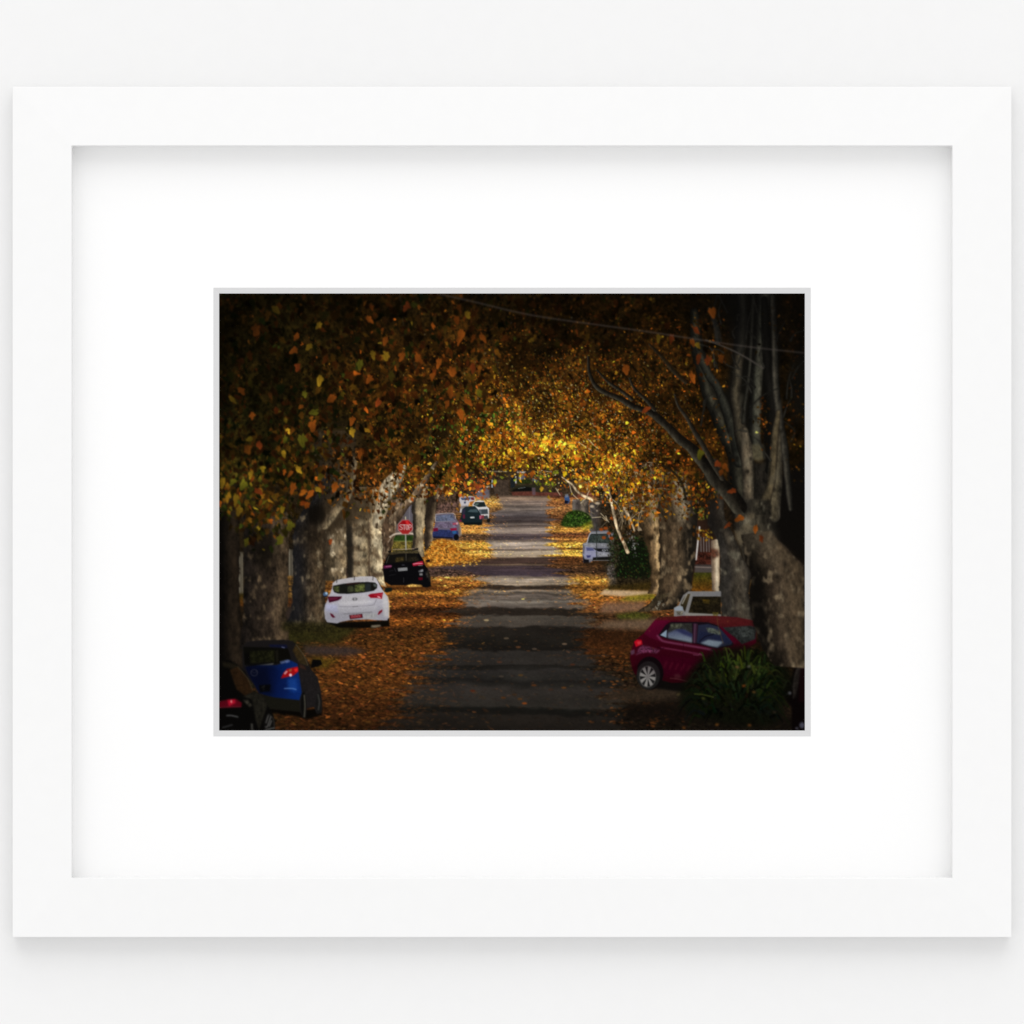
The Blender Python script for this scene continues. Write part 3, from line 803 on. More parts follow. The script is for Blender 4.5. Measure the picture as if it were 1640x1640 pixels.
# behind the stop sign
poly([(629,806),(664,806),(664,858),(629,858)], (96,84,84), .9, soft=1)
poly([(646,806),(662,804),(662,838),(648,838)], (92,88,94), .9, soft=1.2)
poly([(628,857),(662,857),(662,867),(628,867)], (38,58,22), 1, soft=.8, grain=.25)
poly([(628,866),(662,866),(662,884),(628,884)], (96,84,36), 1, soft=.8, grain=.35)
line([(628, 866), (660, 867)], .9, (120,140,70), .8)
trunk([(612,780),(613,896)],[(650,780),(640,812),(637,830),(634,852),(630,868),(628,884),(622,896)],
      [(0,(62,48,36)),(.5,(80,62,46)),(.85,(72,56,40)),(1,(120,98,74))], idn=M_L7, fine=.5, seed=120, dapple=(.0,(140,118,92),6))
line([(625,860),(634,855),(652,854),(664,855)], 2.6, (206,190,170), .9)
line([(622,868),(628,859)], 2.2, (150,128,106), .8)
trunk([(662,776),(660,806),(661,835),(661,862),(660,892)],[(690,776),(683,800),(681,825),(678,858),(680,892)],
      [(0,(36,31,27)),(.2,(48,42,34)),(.32,(132,116,90)),(.75,(166,148,116)),(1,(140,122,92))], idn=M_L8, fine=.32, seed=122, dapple=(.05,(92,76,56),7))
poly([(662,862),(678,858),(679,866),(662,868)], (72,58,44), .6, soft=1.6)
trunk([(686,776),(681,830),(679,860),(680,884)],[(712,776),(700,800),(697,822),(693,850),(692,872)],
      [(0,(40,33,27)),(.5,(52,42,33)),(.8,(120,100,76)),(1,(150,130,98))], idn=M_L9, fine=.4, seed=123, dapple=(-.1,(36,28,22),6))
poly([(680,800),(702,798),(697,826),(682,838)], (34,27,20), .7, soft=4)
# ---- cars far to near --------------------------------------------------------------------
def painter(ox, oy, s, idn):
    def f(pts, col, a=1., soft=0, col2=None, hor=False, rnd=False, grain=0, sid=True):
        poly(T(ox, oy, s, pts), col, a, soft, col2, hor, idn if sid else None, rnd, grain)
    def l(pts, w, col, a=1., soft=0):
        line(T(ox, oy, s, pts), w, col, a, soft=soft)
    def e(cx, cy, rx, ry, col, a=1., soft=0, rot=0, sid=True):
        ell(ox + cx / s, oy + cy / s, rx / s, ry / s, col, a, soft, idn if sid else None, rot)
    return f, l, e

# far pale car, white pickup, dark green car, blue saloon
f, l, e = painter(680, 780, 13.67, M_FAR)
poly(T(680, 780, 13.67, [(300,380),(760,300),(780,560),(260,600)]), (86,64,56), .9, soft=1.5, grain=.5)
f([(770,215),(990,198),(1095,215),(1110,300),(990,330),(950,430),(800,560),(770,560),(800,400),(760,290)], (188,182,184), soft=.3)
f([(790,232),(1010,222),(1000,280),(815,288)], (72,84,112), soft=.3)
f([(1010,225),(1080,225),(1090,290),(1020,280)], (96,32,40), .95, soft=.3)
f([(860,320),(910,318),(905,360),(865,362)], (70,76,96), soft=.3)
f([(790,420),(940,400),(940,450),(800,480)], (120,110,104), .8, soft=.5)
f, l, e = painter(680, 780, 13.67, M_PICK)
f([(1050,370),(1090,320),(1180,292),(1300,302),(1355,420),(1412,470),(1412,640),(1400,700),(1250,700),(1180,640),(1050,440)], (206,202,198), soft=.3)
f([(1070,390),(1110,328),(1310,326),(1350,430),(1180,442)], (26,34,34), soft=.3)
f([(1090,380),(1130,350),(1200,360),(1130,420)], (110,130,120), .7, soft=.5)
f([(1185,490),(1380,482),(1392,590),(1210,602)], (58,66,70), soft=.35)
f([(1190,500),(1240,496),(1250,590),(1210,596)], (104,110,118), .7, soft=.5)
f([(1220,640),(1380,620),(1400,700),(1250,705)], (40,42,44), .9, soft=.4)
f([(1215,620),(1300,615),(1300,690),(1225,695)], (120,48,56), soft=.3)
e(1400, 735, 40, 45, (24,22,20), soft=.3)
f([(990,330),(1080,300),(1060,370),(1000,400)], (170,92,30), .85, soft=.5, sid=False)
f, l, e = painter(680, 780, 13.67, M_GREEN)
f([(820,490),(890,430),(1100,415),(1170,490),(1230,600),(1262,700),(1262,820),(1170,846),(1150,822),(870,826),(850,780),(760,740),(800,640)], (28,40,44), soft=.3, col2=(20,30,34))
f([(940,545),(1000,492),(1150,480),(1175,560)], (62,78,82), soft=.4)
f([(830,500),(900,470),(880,600),(830,620)], (44,40,58), soft=.4)
l([(960,570),(1180,560)], .7, (14,20,22))
f([(1000,652),(1092,648),(1092,680),(1002,684)], (196,198,196), soft=.2)
f([(838,610),(885,600),(885,690),(840,690)], (92,30,52), soft=.3)
f([(1200,625),(1250,620),(1245,700),(1205,705)], (170,80,100), soft=.3)
f([(750,720),(810,715),(810,760),(770,760)], (110,24,60), .9, soft=.3)
f([(860,780),(1150,775),(1260,770),(1255,825),(870,828)], (14,18,18), .9, soft=.4)
f, l, e = painter(680, 780, 13.67, M_SALOON)
f([(240,620),(275,588),(630,574),(690,690),(750,780),(800,900),(800,1050),(750,1100),(745,1165),(650,1165),(600,1115),(180,1115),(168,1000),(200,920),(232,800)], (98,90,104), soft=.3)
f([(256,628),(620,594),(662,742),(250,752)], (86,92,112), soft=.3, grain=.18)
l([(240,750),(245,620),(280,590),(630,576),(680,690)], 1., (186,180,178), .85)
l([(250,760),(680,745)], .8, (170,165,170), .7)
f([(240,770),(700,760),(720,880),(210,900)], (104,92,112), soft=.5, grain=.2)
f([(178,985),(300,930),(560,940),(730,960),(745,1030),(640,1110),(180,1090)], (40,48,88), soft=.4, grain=.15)
f([(190,900),(290,890),(300,960),(190,975)], (104,18,44), soft=.4)
f([(560,905),(705,895),(705,950),(580,960)], (134,20,50), soft=.4)
f([(610,790),(730,770),(725,825),(620,830)], (160,66,84), .9, soft=.4)
f([(690,780),(735,770),(730,815),(695,820)], (214,170,170), .9, soft=.3)
f([(600,960),(700,950),(700,1010),(620,1030)], (40,100,150), .8, soft=.5)
f([(180,1080),(600,1095),(640,1130),(200,1120)], (14,16,34), .9, soft=.4)
e(695, 1100, 58, 72, (16,15,18), soft=.3)
f([(745,800),(800,890),(800,1050),(760,1090)], (120,104,90), .9, soft=.5)
l([(790,880),(805,1050)], .8, (206,186,150))
for k in range(26):
    x, y = G.uniform(250, 680), G.uniform(620, 890)
    l([(x, y), (x + G.normal(0, 40), y + G.normal(0, 22))], .55, (178,172,184), .35)
# the heap laps over its lower edge
for k in range(90):
    x = G.uniform(690, 735); y = 865 + abs(x - 706) * .35 + G.uniform(-2.5, 4)
    ell(x, y, 1.5, .9, (np.array([(214,140,44),(170,96,26),(236,184,80)][G.integers(0, 3)]) * G.uniform(.75, 1.05)).clip(0, 255), .9, idn=M_LIT)

# silver car facing us
f, l, e = painter(870, 780, 10.93, M_SILVER)
f([(690,990),(760,965),(800,830),(840,775),(1100,760),(1230,800),(1235,1200),(1200,1290),(860,1290),(800,1338),(700,1330),(685,1180)], (112,112,122), soft=.3)
f([(778,975),(812,832),(1120,826),(1190,985)], (44,52,50), soft=.4, grain=.25)
f([(850,880),(1000,850),(1080,880),(1060,960),(880,970)], (62,70,62), .6, soft=1, grain=.5)
l([(840,806),(1110,800)], 1., (150,152,146)); l([(840,826),(1110,822)], 1., (24,26,24))
l([(762,985),(790,880),(828,800)], 1.1, (176,174,180))
f([(700,992),(1150,985),(1235,1030),(1235,1060),(730,1050)], (140,140,144), soft=.4, col2=(116,116,122), grain=.15)
f([(718,1030),(880,1066),(970,1120),(960,1180),(900,1258),(735,1250),(700,1180)], (138,138,162), soft=.5)
f([(748,1056),(868,1068),(890,1112),(762,1116)], (74,78,116), soft=.5)
f([(865,1072),(1175,1078),(1150,1135),(960,1128)], (20,20,24), soft=.35)
f([(900,1140),(1170,1140),(1180,1180),(960,1200)], (136,136,142), .9, soft=.5, grain=.3)
e(1060, 1108, 34, 20, (150,152,158), .9, soft=.3); e(1060, 1108, 18, 10, (30,30,34), .9, soft=.2)
e(1115, 1105, 18, 14, (180,180,184), .8, soft=.4)
f([(755,1195),(835,1195),(820,1235),(765,1240)], (58,58,98), soft=.4)
f([(870,1230),(1200,1215),(1190,1285),(860,1285)], (20,19,18), soft=.4)
l([(880,1283),(1150,1280)], .9, (140,136,128), .8)
l([(990,1200),(1180,1205)], 1.2, (186,186,178), .6)
f([(690,1190),(722,1262),(800,1272),(800,1338),(705,1332)], (18,17,22), soft=.3)
f([(690,990),(730,1050),(715,1180),(688,1150)], (96,92,96), .9, soft=.4)
l([(932,650),(934,900),(934,1270)], 1.5, (46,50,46), .9)
poly(T(870, 780, 10.93, [(680,1325),(1110,1290),(1110,1340),(760,1370)]), (44,30,16), .8, soft=1)
poly(T(870, 780, 10.93, [(1120,960),(1250,930),(1260,1300),(1180,1280)]), (34,36,24), .75, soft=2, grain=.5)

for k in range(150):
    x, y = G.normal(983, 5), G.uniform(848, 905)
    cc = np.array([(30,40,18),(20,28,12),(56,66,34),(70,62,48),(40,34,22)][G.integers(0, 5)]) * G.uniform(.6, 1.1)
    ell(x, y, G.uniform(.8, 2.6), G.uniform(.7, 1.8), cc.clip(0, 255), .8, rot=G.uniform(0, 3), idn=M_DBUSH)
for x, y in [(975,854),(979,862),(967,861),(963,848),(970,846)]:
    ell(x, y, 3.4, 2.6, (150,66,20), .85, soft=.5)
# black car with roof bars
poly([(612,935),(700,930),(700,946),(616,944)], (90,52,20), .5, soft=2)
f, l, e = painter(600, 820, 12.615, M_BLACK)
f([(178,1080),(240,925),(292,850),(375,795),(640,772),(870,780),(932,880),(985,965),(1012,1060),(1080,1150),(1128,1290),(1142,1500),(1060,1525),(980,1515),(955,1470),(640,1478),(330,1478),(200,1400),(178,1200)], (11,10,12), soft=.3)
f([(290,850),(375,795),(870,782),(895,835),(560,838),(290,875)], (88,78,50), soft=.5, col2=(40,34,24), grain=.3)
f([(296,890),(560,850),(850,850),(925,985),(760,1010),(238,1032)], (19,17,14), soft=.4)
f([(430,930),(600,900),(600,980),(420,1010)], (66,54,26), .7, soft=.8, grain=.6)
f([(660,920),(850,900),(890,980),(680,1000)], (44,38,26), .6, soft=.8, grain=.5)
l([(240,1030),(290,890)], .9, (100,94,76), .9)
l([(370,758),(870,738)], 1.1, (162,140,118)); 
f([(268,785),(345,780),(335,812),(280,818)], (14,13,14), soft=.2); f([(800,742),(885,722),(880,765),(800,770)], (14,13,14), soft=.2)
l([(635,840),(640,975)], .9, (150,140,120), .5)
f([(760,1042),(880,1005),(972,988),(992,1058),(780,1092)], (160,26,48), soft=.35)
l([(790,1050),(860,1038),(960,1040)], 1.3, (230,150,164), .9)
f([(180,1082),(350,1068),(338,1122),(188,1142)], (92,26,62), soft=.4)
l([(230,1102),(340,1092)], 1., (196,140,160), .8)
f([(470,1132),(662,1118),(666,1180),(480,1196)], (136,136,136), soft=.3)
for k in range(6):
    x = 500 + 27 * k
    l([(x, 1140), (x + 2, 1182)], .6, (70,70,72), .7)
l([(885,1080),(965,1080)], 1., (150,140,130), .8)
f([(885,1190),(980,1150),(985,1200),(900,1222)], (150,150,152), .8, soft=.5, grain=.4)
f([(905,1240),(970,1235),(970,1280),(910,1280)], (150,148,146), .8, soft=.5)
f([(885,1322),(972,1318),(970,1372),(890,1376)], (78,10,22), soft=.4)
f([(1030,1200),(1080,1240),(1100,1330),(1050,1320)], (74,68,60), .7, soft=.7, grain=.4)
f([(1080,1150),(1128,1290),(1138,1420),(1110,1400),(1060,1200)], (52,44,32), .8, soft=.6, grain=.3)
e(580, 1070, 34, 16, (50,50,56), .8, soft=.4)
l([(300,1190),(380,1180)], .7, (70,70,74), .7); l([(300,1280),(420,1260)], .7, (60,60,64), .7); l([(400,1130),(430,1200)], 1., (54,54,60), .7)
l([(590,1330),(590,1420)], .8, (90,90,90), .7)
f([(1035,975),(1110,950),(1128,1000),(1060,1020)], (12,12,14), soft=.3)
poly(T(600, 820, 12.615, [(640,1482),(760,1455),(930,1475),(960,1505),(700,1518)]), (206,164,84), .9, soft=.6, grain=.4)
poly(T(600, 820, 12.615, [(560,1525),(960,1510),(1000,1540),(600,1550)]), (70,34,12), .7, soft=.6)

# white hatchback
f, l, e = painter(510, 910, 12.62, M_WHITE)
poly(T(510, 910, 12.62, [(150,1090),(400,1090),(1400,1050),(1440,1170),(1000,1210),(420,1200)]), (8,7,5), .96, soft=.8, idn=M_WHITE)
f([(375,240),(600,200),(850,168),(1100,165),(1170,200),(1262,380),(1330,480),(1392,560),(1425,700),(1425,1000),(1400,1052),(1130,1044),(1000,1028),(640,1044),(450,1082),(380,1112),(180,1088),(140,1020),(122,850),(140,740),(188,640),(200,560),(240,510),(280,400),(292,300)], (194,191,198), soft=.3, col2=(160,157,166))
f([(375,240),(600,200),(850,168),(1100,165),(1170,200),(1185,285),(1000,270),(750,282),(500,308),(300,345),(300,300)], (186,182,184), soft=.5)
f([(460,235),(800,195),(1090,200),(1100,245),(700,262),(420,300)], (176,170,170), .7, soft=1)
f([(300,352),(500,312),(750,284),(1000,274),(1150,288),(1192,330),(1188,400),(1122,455),(900,492),(600,517),(400,512),(322,482),(294,420)], (20,20,17), soft=.35)
f([(320,370),(430,360),(420,480),(370,480),(310,430)], (84,92,50), .85, soft=.7, grain=.4)
f([(590,370),(700,345),(730,470),(600,480)], (66,70,44), .75, soft=.8, grain=.4)
f([(740,340),(940,310),(940,470),(740,475)], (104,112,56), .75, soft=.8, grain=.5)
f([(950,310),(1060,300),(1060,460),(950,465)], (40,46,48), .8, soft=.8)
f([(1110,310),(1180,320),(1170,390),(1120,360)], (110,120,116), .7, soft=.7)
f([(560,310),(840,285),(840,305),(570,335)], (64,24,20), .6, soft=.5)
f([(430,380),(560,360),(570,470),(430,480)], (24,24,18), .8, soft=.7)
f([(1172,205),(1200,235),(1310,420),(1330,470),(1285,420)], (52,48,44), .9, soft=.3)
f([(188,570),(480,566),(470,610),(400,650),(222,694),(205,640)], (62,10,30), soft=.35)
f([(215,600),(400,585),(380,625),(230,650)], (110,36,58), .7, soft=.6)
f([(1002,545),(1060,515),(1312,486),(1300,560),(1285,620),(1190,600),(1060,600)], (140,12,28), soft=.3)
f([(1110,535),(1290,510),(1280,560),(1130,560)], (176,46,60), .7, soft=.5)
f([(1190,560),(1240,570),(1275,612),(1200,590)], (238,190,196), .85, soft=.4)
f([(480,560),(1000,535),(1010,700),(920,740),(520,765),(430,700)], (182,178,180), .7, soft=1.2)
f([(150,720),(380,740),(420,900),(260,880),(150,860)], (178,178,206), .8, soft=1.4)
f([(420,690),(1120,640),(1100,700),(440,740)], (206,203,206), .6, soft=1.2)
l([(420,770),(560,776),(800,770),(1090,745),(1140,710),(1175,620)], .8, (96,92,96), .85)
l([(690,778),(800,774)], 1.1, (60,56,58), .9)
f([(470,915),(900,890),(1100,870),(1080,895),(900,910),(530,930)], (92,90,90), .75, soft=.5)
f([(380,790),(1180,760),(1200,860),(900,885),(420,900)], (190,187,190), .7, soft=1.4)
f([(900,920),(1180,900),(1180,1000),(920,1020)], (176,176,166), .6, soft=1.5, grain=.15)
f([(150,820),(1400,780),(1400,1040),(640,1030),(400,1090),(180,1080)], (120,118,126), .3, soft=2.5, sid=False)
f([(420,930),(600,930),(620,1020),(520,1020)], (150,148,154), .7, soft=1.4)
f([(1290,500),(1400,600),(1410,980),(1330,980),(1310,700)], (204,200,196), .6, soft=1.6)
l([(1398,560),(1428,690),(1428,1000)], 1., (250,226,180), .8)
f([(625,945),(890,920),(900,1000),(640,1028)], (52,12,18), soft=.3)
f([(645,955),(878,932),(884,990),(656,1014)], (112,26,36), soft=.3)
for k in range(6):
    x = 668 + 33 * k
    l([(x, 955 - k * 2.6), (x + 3, 1000 - k * 2.6)], .75, (228,160,160), .8)
    l([(x, (975 if k % 2 else 955) - k * 2.6), (x + 16, (974 if k % 2 else 954) - k * 2.6)], .7, (228,160,160), .7)
f([(1296,828),(1290,880),(1230,935),(1198,938),(1225,870)], (116,20,34), soft=.3)
f([(235,905),(290,925),(345,990),(300,1000),(262,970)], (80,16,34), soft=.3)
e(740, 622, 56, 32, (112,110,112), .95, soft=.3); e(740, 622, 36, 20, (196,193,196), .9, soft=.3)
l([(716,600),(712,645)], .9, (70,68,70)); l([(768,596),(764,640)], .9, (70,68,70)); l([(714,626),(766,618)], .8, (80,78,80))
for x, y in ((372, 290), (727, 235), (1103, 240)):
    l([(x, y), (x + 6, y - 75)], 1.1, (40,36,34), .9)
e(150, 525, 52, 48, (72,96,128), soft=.3); f([(110,560),(190,560),(170,580),(130,580)], (20,24,34), soft=.3); e(165, 505, 22, 24, (190,220,240), .9, soft=.4)
f([(1330,470),(1360,395),(1480,388),(1498,430),(1480,470),(1380,490)], (20,24,20), soft=.3)
f([(1080,1150),(1250,1140),(1270,1170),(1140,1200),(1060,1190)], (140,128,106), .8, soft=.7)
f([(1398,1030),(1430,1000),(1432,1150),(1400,1170)], (12,10,8), soft=.4)

# white utility car behind the maroon hatchback
f, l, e = painter(1000, 935, 7.455, M_UTE)
f([(590,400),(590,290),(640,262),(700,135),(760,90),(1150,86),(1150,400)], (122,120,118), soft=.3)
f([(815,150),(1150,150),(1150,365),(762,345)], (27,22,13), soft=.35, grain=.4)
f([(930,185),(1020,190),(1010,240),(940,230)], (92,70,18), .9, soft=.5)
f([(800,220),(1130,180),(1140,230),(790,260)], (40,34,18), .6, soft=.8, grain=.4)
f([(668,250),(700,180),(745,120),(785,118),(722,335)], (70,58,34), soft=.35, col2=(30,26,18))
l([(690,235),(745,125)], 1.6, (170,168,160), .8)
f([(592,285),(640,262),(695,270),(700,318),(600,318)], (140,148,156), soft=.35)
f([(620,325),(700,325),(690,370),(630,372)], (90,84,70), .8, soft=.5, grain=.5)
f([(720,345),(1150,365),(1150,395),(720,380)], (134,131,124), soft=.4)
f([(810,100),(1150,95),(1150,148),(820,148)], (116,114,115), .9, soft=.5)
f([(1050,340),(1120,340),(1110,390),(1060,390)], (90,80,30), .7, soft=.5, grain=.5)

# maroon hatchback
f, l, e = painter(1000, 935, 7.455, M_MAROON)
poly(T(1000, 935, 7.455, [(120,1060),(300,1240),(700,1290),(900,1270),(900,1100),(300,1050)]), (11,9,8), .95, soft=1.5, idn=M_MAROON)
f([(362,432),(400,402),(700,382),(1050,380),(1350,400),(1500,432),(1570,490),(1570,700),(1300,900),(1100,1000),(760,1175),(560,1180),(450,1150),(130,1085),(90,1000),(64,880),(80,800),(118,680),(235,585)], (74,4,24), soft=.35, col2=(42,4,11))
f([(362,432),(540,432),(400,610),(440,690),(300,640),(235,590)], (84,8,36), soft=.8)
f([(362,432),(400,402),(700,382),(1050,380),(1350,400),(1560,440),(1570,500),(1150,515),(1000,470),(540,432)], (72,20,22), soft=.5, grain=.12)
f([(900,395),(1200,400),(1450,430),(1150,480)], (80,26,26), .6, soft=1.2)
f([(402,615),(490,490),(552,452),(820,452),(1000,458),(1130,500),(1320,690),(1290,735),(1100,775),(855,715),(520,660)], (20,14,20), soft=.35)
f([(425,610),(505,545),(500,640)], (158,186,204), soft=.4)
f([(515,560),(560,470),(805,470),(805,695),(515,640)], (46,50,44), soft=.4, grain=.2)
f([(515,585),(620,540),(720,545),(806,600),(806,700),(515,642)], (72,84,116), soft=1.2, col2=(150,168,178))
f([(600,545),(690,540),(806,590),(806,640),(700,600)], (34,42,84), .8, soft=1.2)
f([(540,480),(690,478),(660,530),(560,540)], (92,98,76), .7, soft=1, grain=.4)
f([(818,470),(872,475),(858,705),(815,700)], (60,34,52), soft=.4); l([(842,480),(832,700)], 1.4, (120,90,110), .7)
f([(880,490),(1000,478),(1120,512),(1290,690),(1270,725),(1100,758),(862,700)], (38,46,66), soft=.4)
f([(900,560),(1050,590),(1200,600),(1285,690),(1250,720),(1000,640),(900,700),(868,690)], (28,38,64), .9, soft=1)
f([(905,705),(1000,665),(1180,690),(1110,757),(1000,735)], (150,172,182), .9, soft=1)
f([(970,520),(1060,530),(1150,570),(1140,610),(1000,580)], (106,118,96), .8, soft=.7, grain=.4)
for k in range(4):
    l([(980, 530 + 20 * k), (1140, 560 + 16 * k)], .6, (40,46,44), .6)
l([(895,690),(960,630),(1060,600)], 2.2, (16,20,34), .9, soft=.4)
f([(1150,520),(1500,498),(1572,520),(1560,660),(1400,720),(1320,640)], (36,38,37), soft=.5, grain=.3)
f([(1350,520),(1540,510),(1550,620),(1420,640)], (62,66,62), .6, soft=1.2, grain=.4)
f([(1120,505),(1165,515),(1340,680),(1310,720)], (72,6,26), soft=.4)
l([(395,618),(440,670),(520,695),(860,752),(1060,790)], 3., (150,76,112), .75, soft=.8)
l([(440,760),(600,785),(860,832),(930,850)], 2.2, (138,58,92), .75, soft=.7)
f([(130,850),(170,770),(220,728),(300,750),(430,790),(380,830),(260,815),(180,830)], (128,70,104), .7, soft=1., grain=.5)
l([(820,845),(880,850),(900,830),(945,862)], 1.1, (150,80,110), .8)
l([(395,755),(440,770),(470,765)], 1.1, (30,2,14), .9)
f([(300,850),(420,860),(900,900),(700,1100),(480,1100),(420,960)], (64,0,24), .6, soft=2.5)
f([(115,690),(150,664),(205,668),(215,720),(135,752)], (176,14,30), soft=.4); f([(150,690),(200,685),(195,715),(160,725)], (220,70,76), .7, soft=.5)
f([(70,800),(120,780),(120,830),(80,850)], (90,70,90), .7, soft=.7)
e(300, 1065, 165, 200, (12,8,9), soft=.5); 
f([(90,1000),(150,960),(160,1090),(130,1085)], (40,2,10), soft=.5)
e(284, 1090, 140, 168, (30,29,28), soft=.4)
e(276, 1105, 100, 128, (26,25,25), soft=.4)
for k in range(8):
    t = k * np.pi / 4 + .25
    f([(276 + 7 * np.sin(t) + 20 * np.cos(t), 1105 - 9 * np.cos(t) + 24 * np.sin(t)), (276 + 20 * np.sin(t) + 94 * np.cos(t), 1105 - 24 * np.cos(t) + 120 * np.sin(t)),
       (276 - 20 * np.sin(t) + 94 * np.cos(t), 1105 + 24 * np.cos(t) + 120 * np.sin(t)), (276 - 7 * np.sin(t) + 20 * np.cos(t), 1105 + 9 * np.cos(t) + 24 * np.sin(t))], (138,134,130), .95, soft=.3)
e(276, 1105, 26, 32, (110,106,104), soft=.3)
t = np.linspace(0, 2 * np.pi, 30)
l(list(zip(276 + 96 * np.cos(t), 1105 + 124 * np.sin(t))), 1.2, (92,89,86), .9)
f([(235,585),(540,432),(1100,480),(1320,700),(700,1175),(80,1000)], (20,4,12), .22, soft=4, sid=False)
l([(545,1125),(640,1135),(760,1165)], 1.6, (80,36,42), .8, soft=.4)
f([(590,1080),(650,1070),(680,1120),(600,1130)], (80,40,44), .5, soft=1.2)

for x, y in [(1058,990),(1090,987),(1118,990),(1150,992),(1072,995),(1040,1010),(1046,1038),(1100,988),(1165,995)]:
    ell(x, y, G.uniform(1.2, 2.4), G.uniform(.6, 1.1), (110,62,30), .55, soft=.5)
for k in range(5):
    l([(470 + 70 * k, 1000 + 8 * k), (500 + 70 * k, 930 + 12 * k)], 3, (104,26,44), .3, soft=1)
l([(700,1165),(690,960),(705,715)], .7, (30,2,10), .8); l([(430,850),(470,1000),(480,1150)], .7, (30,2,10), .6)
# blue hatchback lower left
f, l, e = painter(345, 1010, 9.11, M_BLUE)
poly(T(345, 1010, 9.11, [(700,1120),(1250,1160),(1560,1120),(1560,1230),(1330,1290),(1200,1250),(760,1190)]), (6,5,4), .95, soft=1.2, idn=M_BLUE)
f([(400,230),(470,155),(700,135),(1000,130),(1130,148),(1225,250),(1340,420),(1400,560),(1495,680),(1545,900),(1560,1100),(1550,1200),(1480,1210),(1440,1110),(1335,1130),(1320,1260),(1280,1270),(1240,1180),(760,1130),(700,930),(400,600)], (26,23,23), soft=.4)
f([(410,232),(1060,250),(1105,400),(1090,450),(880,480),(560,520),(430,500)], (12,11,8), soft=.4)
f([(500,295),(868,285),(868,450),(520,475)], (24,24,12), soft=.7, grain=.4)
f([(430,330),(500,330),(500,470),(440,480)], (8,7,6), .9, soft=.6)
f([(880,290),(920,280),(920,460),(890,460)], (24,22,16), soft=.5)
f([(600,505),(860,470),(840,492),(660,526)], (104,104,98), .9, soft=.5)
f([(780,200),(1040,200),(1060,252),(800,235)], (14,18,48), .8, soft=.8)
l([(975,238),(1010,246)], 1.3, (110,116,150))
f([(440,525),(640,500),(900,500),(1100,430),(1200,480),(1235,700),(1262,900),(1225,1012),(860,972),(640,910),(480,620)], (7,10,32), soft=.5, hor=True, col2=(11,40,106))
f([(440,525),(800,510),(900,560),(860,940),(640,900),(480,620)], (7,9,26), .75, soft=4)
f([(760,560),(960,540),(1080,800),(1030,960),(860,950)], (8,20,66), .5, soft=3)
f([(1060,700),(1180,680),(1210,850),(1160,900),(1060,840)], (24,68,146), .7, soft=2.2)
f([(940,450),(1050,420),(1090,425),(1085,460),(960,480)], (78,92,132), .9, soft=.5, grain=.3)
l([(1010,842),(1120,840),(1180,856)], 1.5, (104,140,196), .8, soft=.4)
f([(958,695),(1000,610),(1050,555),(1205,520),(1218,590),(1140,652)], (158,14,18), soft=.4)
f([(1150,560),(1200,540),(1205,590),(1165,600)], (240,40,36), .9, soft=.5)
f([(1000,620),(1040,580),(1060,590),(1020,640)], (226,180,180), .85, soft=.4)
f([(1070,570),(1120,550),(1110,590),(1080,600)], (160,110,60), .8, soft=.4)
e(1100, 645, 20, 22, (255,214,220), soft=.4)
f([(640,790),(810,780),(800,880),(650,900)], (8,8,10), .95, soft=.6, grain=.3)
l([(680,830),(720,800),(700,860)], 1., (52,50,40), .6)
t = np.linspace(0, 2 * np.pi, 20)
l(list(zip(570 + 48 * np.cos(t), 610 + 46 * np.sin(t))), .9, (78,78,84), .8)
l([(535,590),(570,615),(605,590)], .8, (70,70,76), .7)
f([(1130,285),(1175,205),(1300,380),(1345,510),(1225,475)], (58,43,20), soft=.5, col2=(44,36,22), grain=.2)
l([(1180,200),(1300,370),(1350,500)], 1.4, (92,78,52), .8)
f([(1210,560),(1400,575),(1490,690),(1540,900),(1545,1150),(1440,1100),(1340,1115),(1305,900),(1240,700)], (29,26,26), soft=.6, grain=.12)
f([(1230,480),(1310,520),(1330,570),(1230,540)], (70,40,28), .6, soft=.8)
f([(1400,500),(1420,415),(1540,425),(1562,490),(1500,520),(1400,545)], (9,8,8), soft=.4)
f([(700,935),(860,972),(1225,1012),(1245,1180),(760,1130)], (23,22,16), soft=.6)
e(1290, 1080, 40, 185, (12,11,10), soft=.5)
l([(1300,940),(1310,1100),(1300,1250)], 2.4, (76,72,62), .85, soft=.4)
e(1512, 1050, 46, 150, (22,21,20), soft=.5)
l([(1500,930),(1520,1040),(1505,1150)], 2.2, (64,62,58), .8, soft=.5)

# black car in the corner
f, l, e = painter(345, 1010, 9.11, M_CORNER)
f([(50,455),(200,420),(310,480),(440,600),(560,880),(700,940),(762,1090),(840,1200),(868,1330),(872,1460),(50,1460)], (9,8,7), soft=.5)
f([(100,450),(290,480),(400,580),(480,760),(440,780),(280,560),(120,520)], (34,29,19), .8, soft=1.2)
f([(215,570),(330,525),(490,720),(560,890),(440,950),(310,850)], (42,27,14), soft=.7, grain=.2)
l([(330,520),(470,690),(550,870)], 1.4, (80,66,46), .7)
f([(560,890),(700,940),(762,1090),(640,1440),(590,1300),(540,1000),(400,960)], (30,28,22), soft=.8, grain=.25)
f([(400,1010),(470,1000),(540,1090),(500,1110)], (78,72,60), .6, soft=.7, grain=.5)
f([(50,1030),(200,998),(300,990),(390,1050),(380,1112),(50,1125)], (92,8,22), soft=.6, hor=True)
f([(180,1010),(290,1000),(300,1050),(200,1100)], (206,22,50), .85, soft=.9)
e(237, 1030, 10, 22, (255,180,170), soft=.4)
l([(60,1122),(130,1112),(380,1105)], .9, (130,60,70), .6)
l([(170,1235),(240,1235),(330,1255)], 1.7, (122,122,122), .8, soft=.5)
l([(110,1410),(180,1390),(250,1370)], 1.8, (72,72,72), .8, soft=.5)
